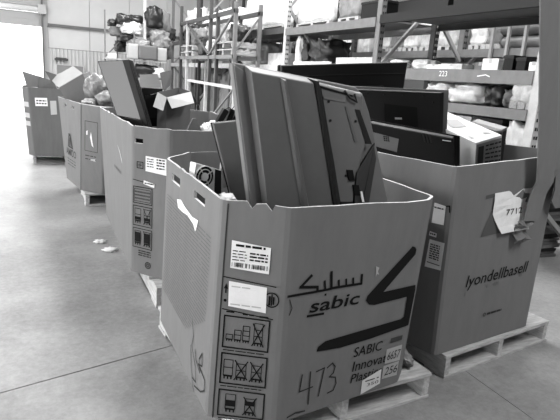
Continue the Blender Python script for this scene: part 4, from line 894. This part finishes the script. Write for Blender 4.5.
for i, y in enumerate((9.35, 12.0)):
    t = thing('wooden_pallet', ('empty wooden pallets stored across the metal frame, nearer pair', 'empty wooden pallets stored across the metal frame, farther pair')[i], 'pallet', (3.5, y + .5, 1.87))
    for z in (1.87, 2.0):
        for q in (0, .5, 1.0): mb = MB(); mb.box(3.28, 3.74, y + q, y + q + .08, z, z + .08); mb.build('block', WOOD, t)
        for q in range(4): mb = MB(); mb.box(3.27 + q * .125, 3.36 + q * .125, y, y + 1.08, z + .08, z + .10); mb.build('deck_board', WOOD_Y, t)
t = thing('metal_stillage', 'tall open metal frame with many posts standing in front of the far rack', 'frame', (3.5, 11.4, 0))
for x, sh in ((3.28, 0), (3.74, .0)):
    for i, y in enumerate((9.25, 10.25, 10.7, 12.45, 13.05)):
        mb = MB(); mb.box(x - .03, x + .03, y + sh - .035, y + sh + .035, 0, (2.75, 2.64, 3.05, 2.6, 3.0)[i]); mb.build('post', (RACK_M, RACK_D, RACK_D, RACK_L, RACK_D)[i], t)
    for z, m in ((1.83, RACK_M), (2.6, RACK_D)):
        mb = MB(); mb.box(x - .03, x + .03, 9.2, 13.1, z - .035, z + .035); mb.build('rail', m, t)
for y in (9.25, 10.7, 13.05):
    mb = MB(); mb.bar((3.28, y, 1.9), (3.74, y, 2.55), .03); mb.build('brace', RACK_M, t)
mb = MB(); mb.bar((3.26, 9.3, 2.55), (3.26, 10.65, 1.9), .035); mb.build('brace', RACK_M, t)
mb = MB(); mb.bar((3.26, 10.75, 1.9), (3.26, 12.4, 2.55), .035); mb.build('brace', RACK_D, t)
for i, (y, w, h, m, k, lab) in enumerate(((10.75, .5, .32, SACK_W, 'sack', 'white bag on the metal frame beside the nearer stored pallets'), (11.35, .5, .4, SACK_D, 'sack', 'black bag on the metal frame between the stored pallets'), (9.40, .45, .30, SACK_D, 'sack2', 'black bag lying on the nearer stored pallets'), (9.95, .42, .36, WRAP, 'sack2', 'pale bag lying on the nearer stored pallets'), (12.1, .4, .38, SACK_G, 'sack2', 'grey bag lying on the farther stored pallets'), (12.58, .42, .5, SACK_D, 'sack2', 'tall black bag lying on the farther stored pallets'))):
    z_ = 1.87 if k == 'sack' else 2.105
    load('sack', y, y + w, 3.32, .36, z_, z_ + h, m, lab, 'bag', 'bags on the metal frame', 'frame_bag')

same = {}
for o in SC.objects:
    if o.get('label') and 'among the clutter' in o['label']: same.setdefault(o['label'], []).append(o)
for lab, obs in same.items():
    if len(obs) > 1:
        for q, o in enumerate(sorted(obs, key=lambda o: o.location.y)): o['label'] = lab.replace('among the clutter on', 'on') + ', ' + ORD[q] + ' from its near end'
# light metal stand between the boxes and the rack
t = thing('metal_stand', 'light metal tube stand with a long rail in front of the bulk sacks', 'stand', (3.1, 10.1, 0))
mb = MB(); mb.bar((3.1, 8.6, 1.30), (3.1, 11.6, 1.34), .06, .05); mb.build('rail', RACK_L, t)
for y in (8.65, 10.3, 11.55): mb = MB(); mb.bar((3.1, y, 0), (3.1, y, 1.32), .05, .05); mb.build('leg', RACK_L, t)
mb = MB(); mb.bar((3.1, 10.3, .5), (3.1, 8.7, 1.28), .03, .03); mb.build('brace', RACK_M, t)

# tall wire shelving with bags at the far end
t = thing('wire_shelving', 'tall pale wire shelving with bags, at the far end near the corrugated wall', 'shelving', (2.5, 15, 0))
for x, y in ((1.76, 14.9), (2.12, 15.3), (2.78, 15.0), (3.25, 15.2), (2.45, 14.6)):
    mb = MB(); h = 3.4 if x == 2.78 else (2.9 if x < 2 else 2.4); mb.bar((x, y, 0), (x, y, h), .07 if x == 2.78 else .035); mb.build('post', RACK_L if x > 2.7 else RACK_M, t)
for z in (.6, 1.25, 1.72):
    mb = MB(); mb.box(1.75, 3.3, 14.6, 15.4, z - .02, z); mb.build('shelf', RACK_L, t)
for z in (2.35,):
    mb = MB(); mb.bar((1.76, 14.9, z), (3.25, 15.2, z), .03); mb.build('rail', RACK_M, t)
mb = MB(); mb.bar((1.76, 14.9, 1.75), (2.2, 15.2, 2.2), .025); mb.build('brace', RACK_M, t)
GB = 'bags and boxes on the wire shelving'
for nm, c, s_, m, lab, bx in (
  ('white_bag', (2.42, 15, 2.52), (.5, .5, .32), SACK_W, 'white bag high on the wire shelving, left of the thick post', .4),
  ('dark_bag', (2.22, 15, 2.72), (.35, .4, .28), SACK_D, 'dark bag high on the wire shelving, leftmost', .4),
  ('dark_bag', (2.30, 15.1, 2.28), (.4, .5, .22), SACK_D, 'dark bag below the white bag on the wire shelving', .4),
  ('dark_bag', (3.02, 15, 2.85), (.45, .5, .55), SACK_D, 'tall dark bag at the top of the wire shelving', .4),
  ('white_bag', (2.62, 14.9, 2.08), (.6, .5, .35), FILM, 'translucent grey bag on the wire shelving above the grey box', .4),
  ('white_bag', (3.15, 14.9, 2.28), (.55, .5, .5), FILM, 'pale bag on the wire shelving right of the thick post', .4),
  ('grey_box', (2.80, 14.75, 1.93), (.5, .4, .36), PL_MID, 'grey box on the middle shelf of the wire shelving', .97),
  ('white_box', (2.42, 14.72, 1.93), (.24, .3, .38), PAPER_G, 'pale box on the middle shelf beside the grey box', .97),
  ('white_box', (3.15, 14.75, 1.91), (.3, .3, .34), PAPER_G, 'pale box at the right end of the middle shelf', .97),
  ('white_box', (1.92, 14.8, 1.79), (.2, .2, .12), PAPER, 'small white box at the left end of the middle shelf', .97),
  ('dark_bag', (2.62, 15.3, 2.78), (.35, .3, .22), SACK_D, 'small dark bag between the white bag and the thick post', .4),
  ('white_bag', (2.95, 15.3, 2.55), (.4, .3, .4), SACK_W, 'pale bag behind the thick post of the wire shelving', .4),
  ('grey_bag', (3.32, 15.3, 2.75), (.4, .35, .6), SACK_G, 'grey bag at the top right of the wire shelving', .4),
  ('grey_bag', (2.06, 15.2, 2.42), (.3, .3, .25), SACK_G, 'grey bag hanging at the left of the wire shelving', .4),
  ('dark_bag', (2.98, 15.3, 2.10), (.26, .3, .3), SACK_D, 'dark bag above the right end of the middle shelf', .4),
  ('grey_bag', (3.42, 15.2, 2.05), (.3, .3, .5), SACK_G, 'grey bag beyond the right end of the middle shelf', .4),
  ('dark_bag', (1.98, 15.2, 2.62), (.22, .25, .18), SACK_D, 'tiny dark bag at the far left of the wire shelving', .4),
  ('grey_bag', (3.02, 15.3, 2.36), (.25, .3, .3), SACK_G, 'grey bag between two pale bags right of the thick post', .4),
  ('dark_bag', (3.55, 15.3, 2.48), (.25, .3, .35), SACK_D, 'dark bag beyond the top right end of the wire shelving', .4),
  ('dark_bag', (2.2, 15.3, 2.05), (.3, .3, .3), SACK_D, 'dark bag behind the pale box on the wire shelving', .4),
  ('dark_bag', (2.75, 14.9, 1.45), (.7, .5, .36), SACK_D, 'dark bag on the lower shelf of the wire shelving', .4),
  ('white_bag', (2.1, 14.9, 1.43), (.5, .5, .34), SACK_W, 'white bag on the lower shelf of the wire shelving', .4),
  ('white_bag', (3.12, 14.8, 1.42), (.3, .4, .32), SACK_W, 'small white bag at the right end of the lower shelf', .4)):
    o = lump(nm, m, c, s_, .03 if bx > .9 else .3, 2.2, 70 + int(c[0] * 10 + c[2] * 100) % 37, None, bx); tag(o, lab, 'box' if bx > .9 else 'bag', GB)
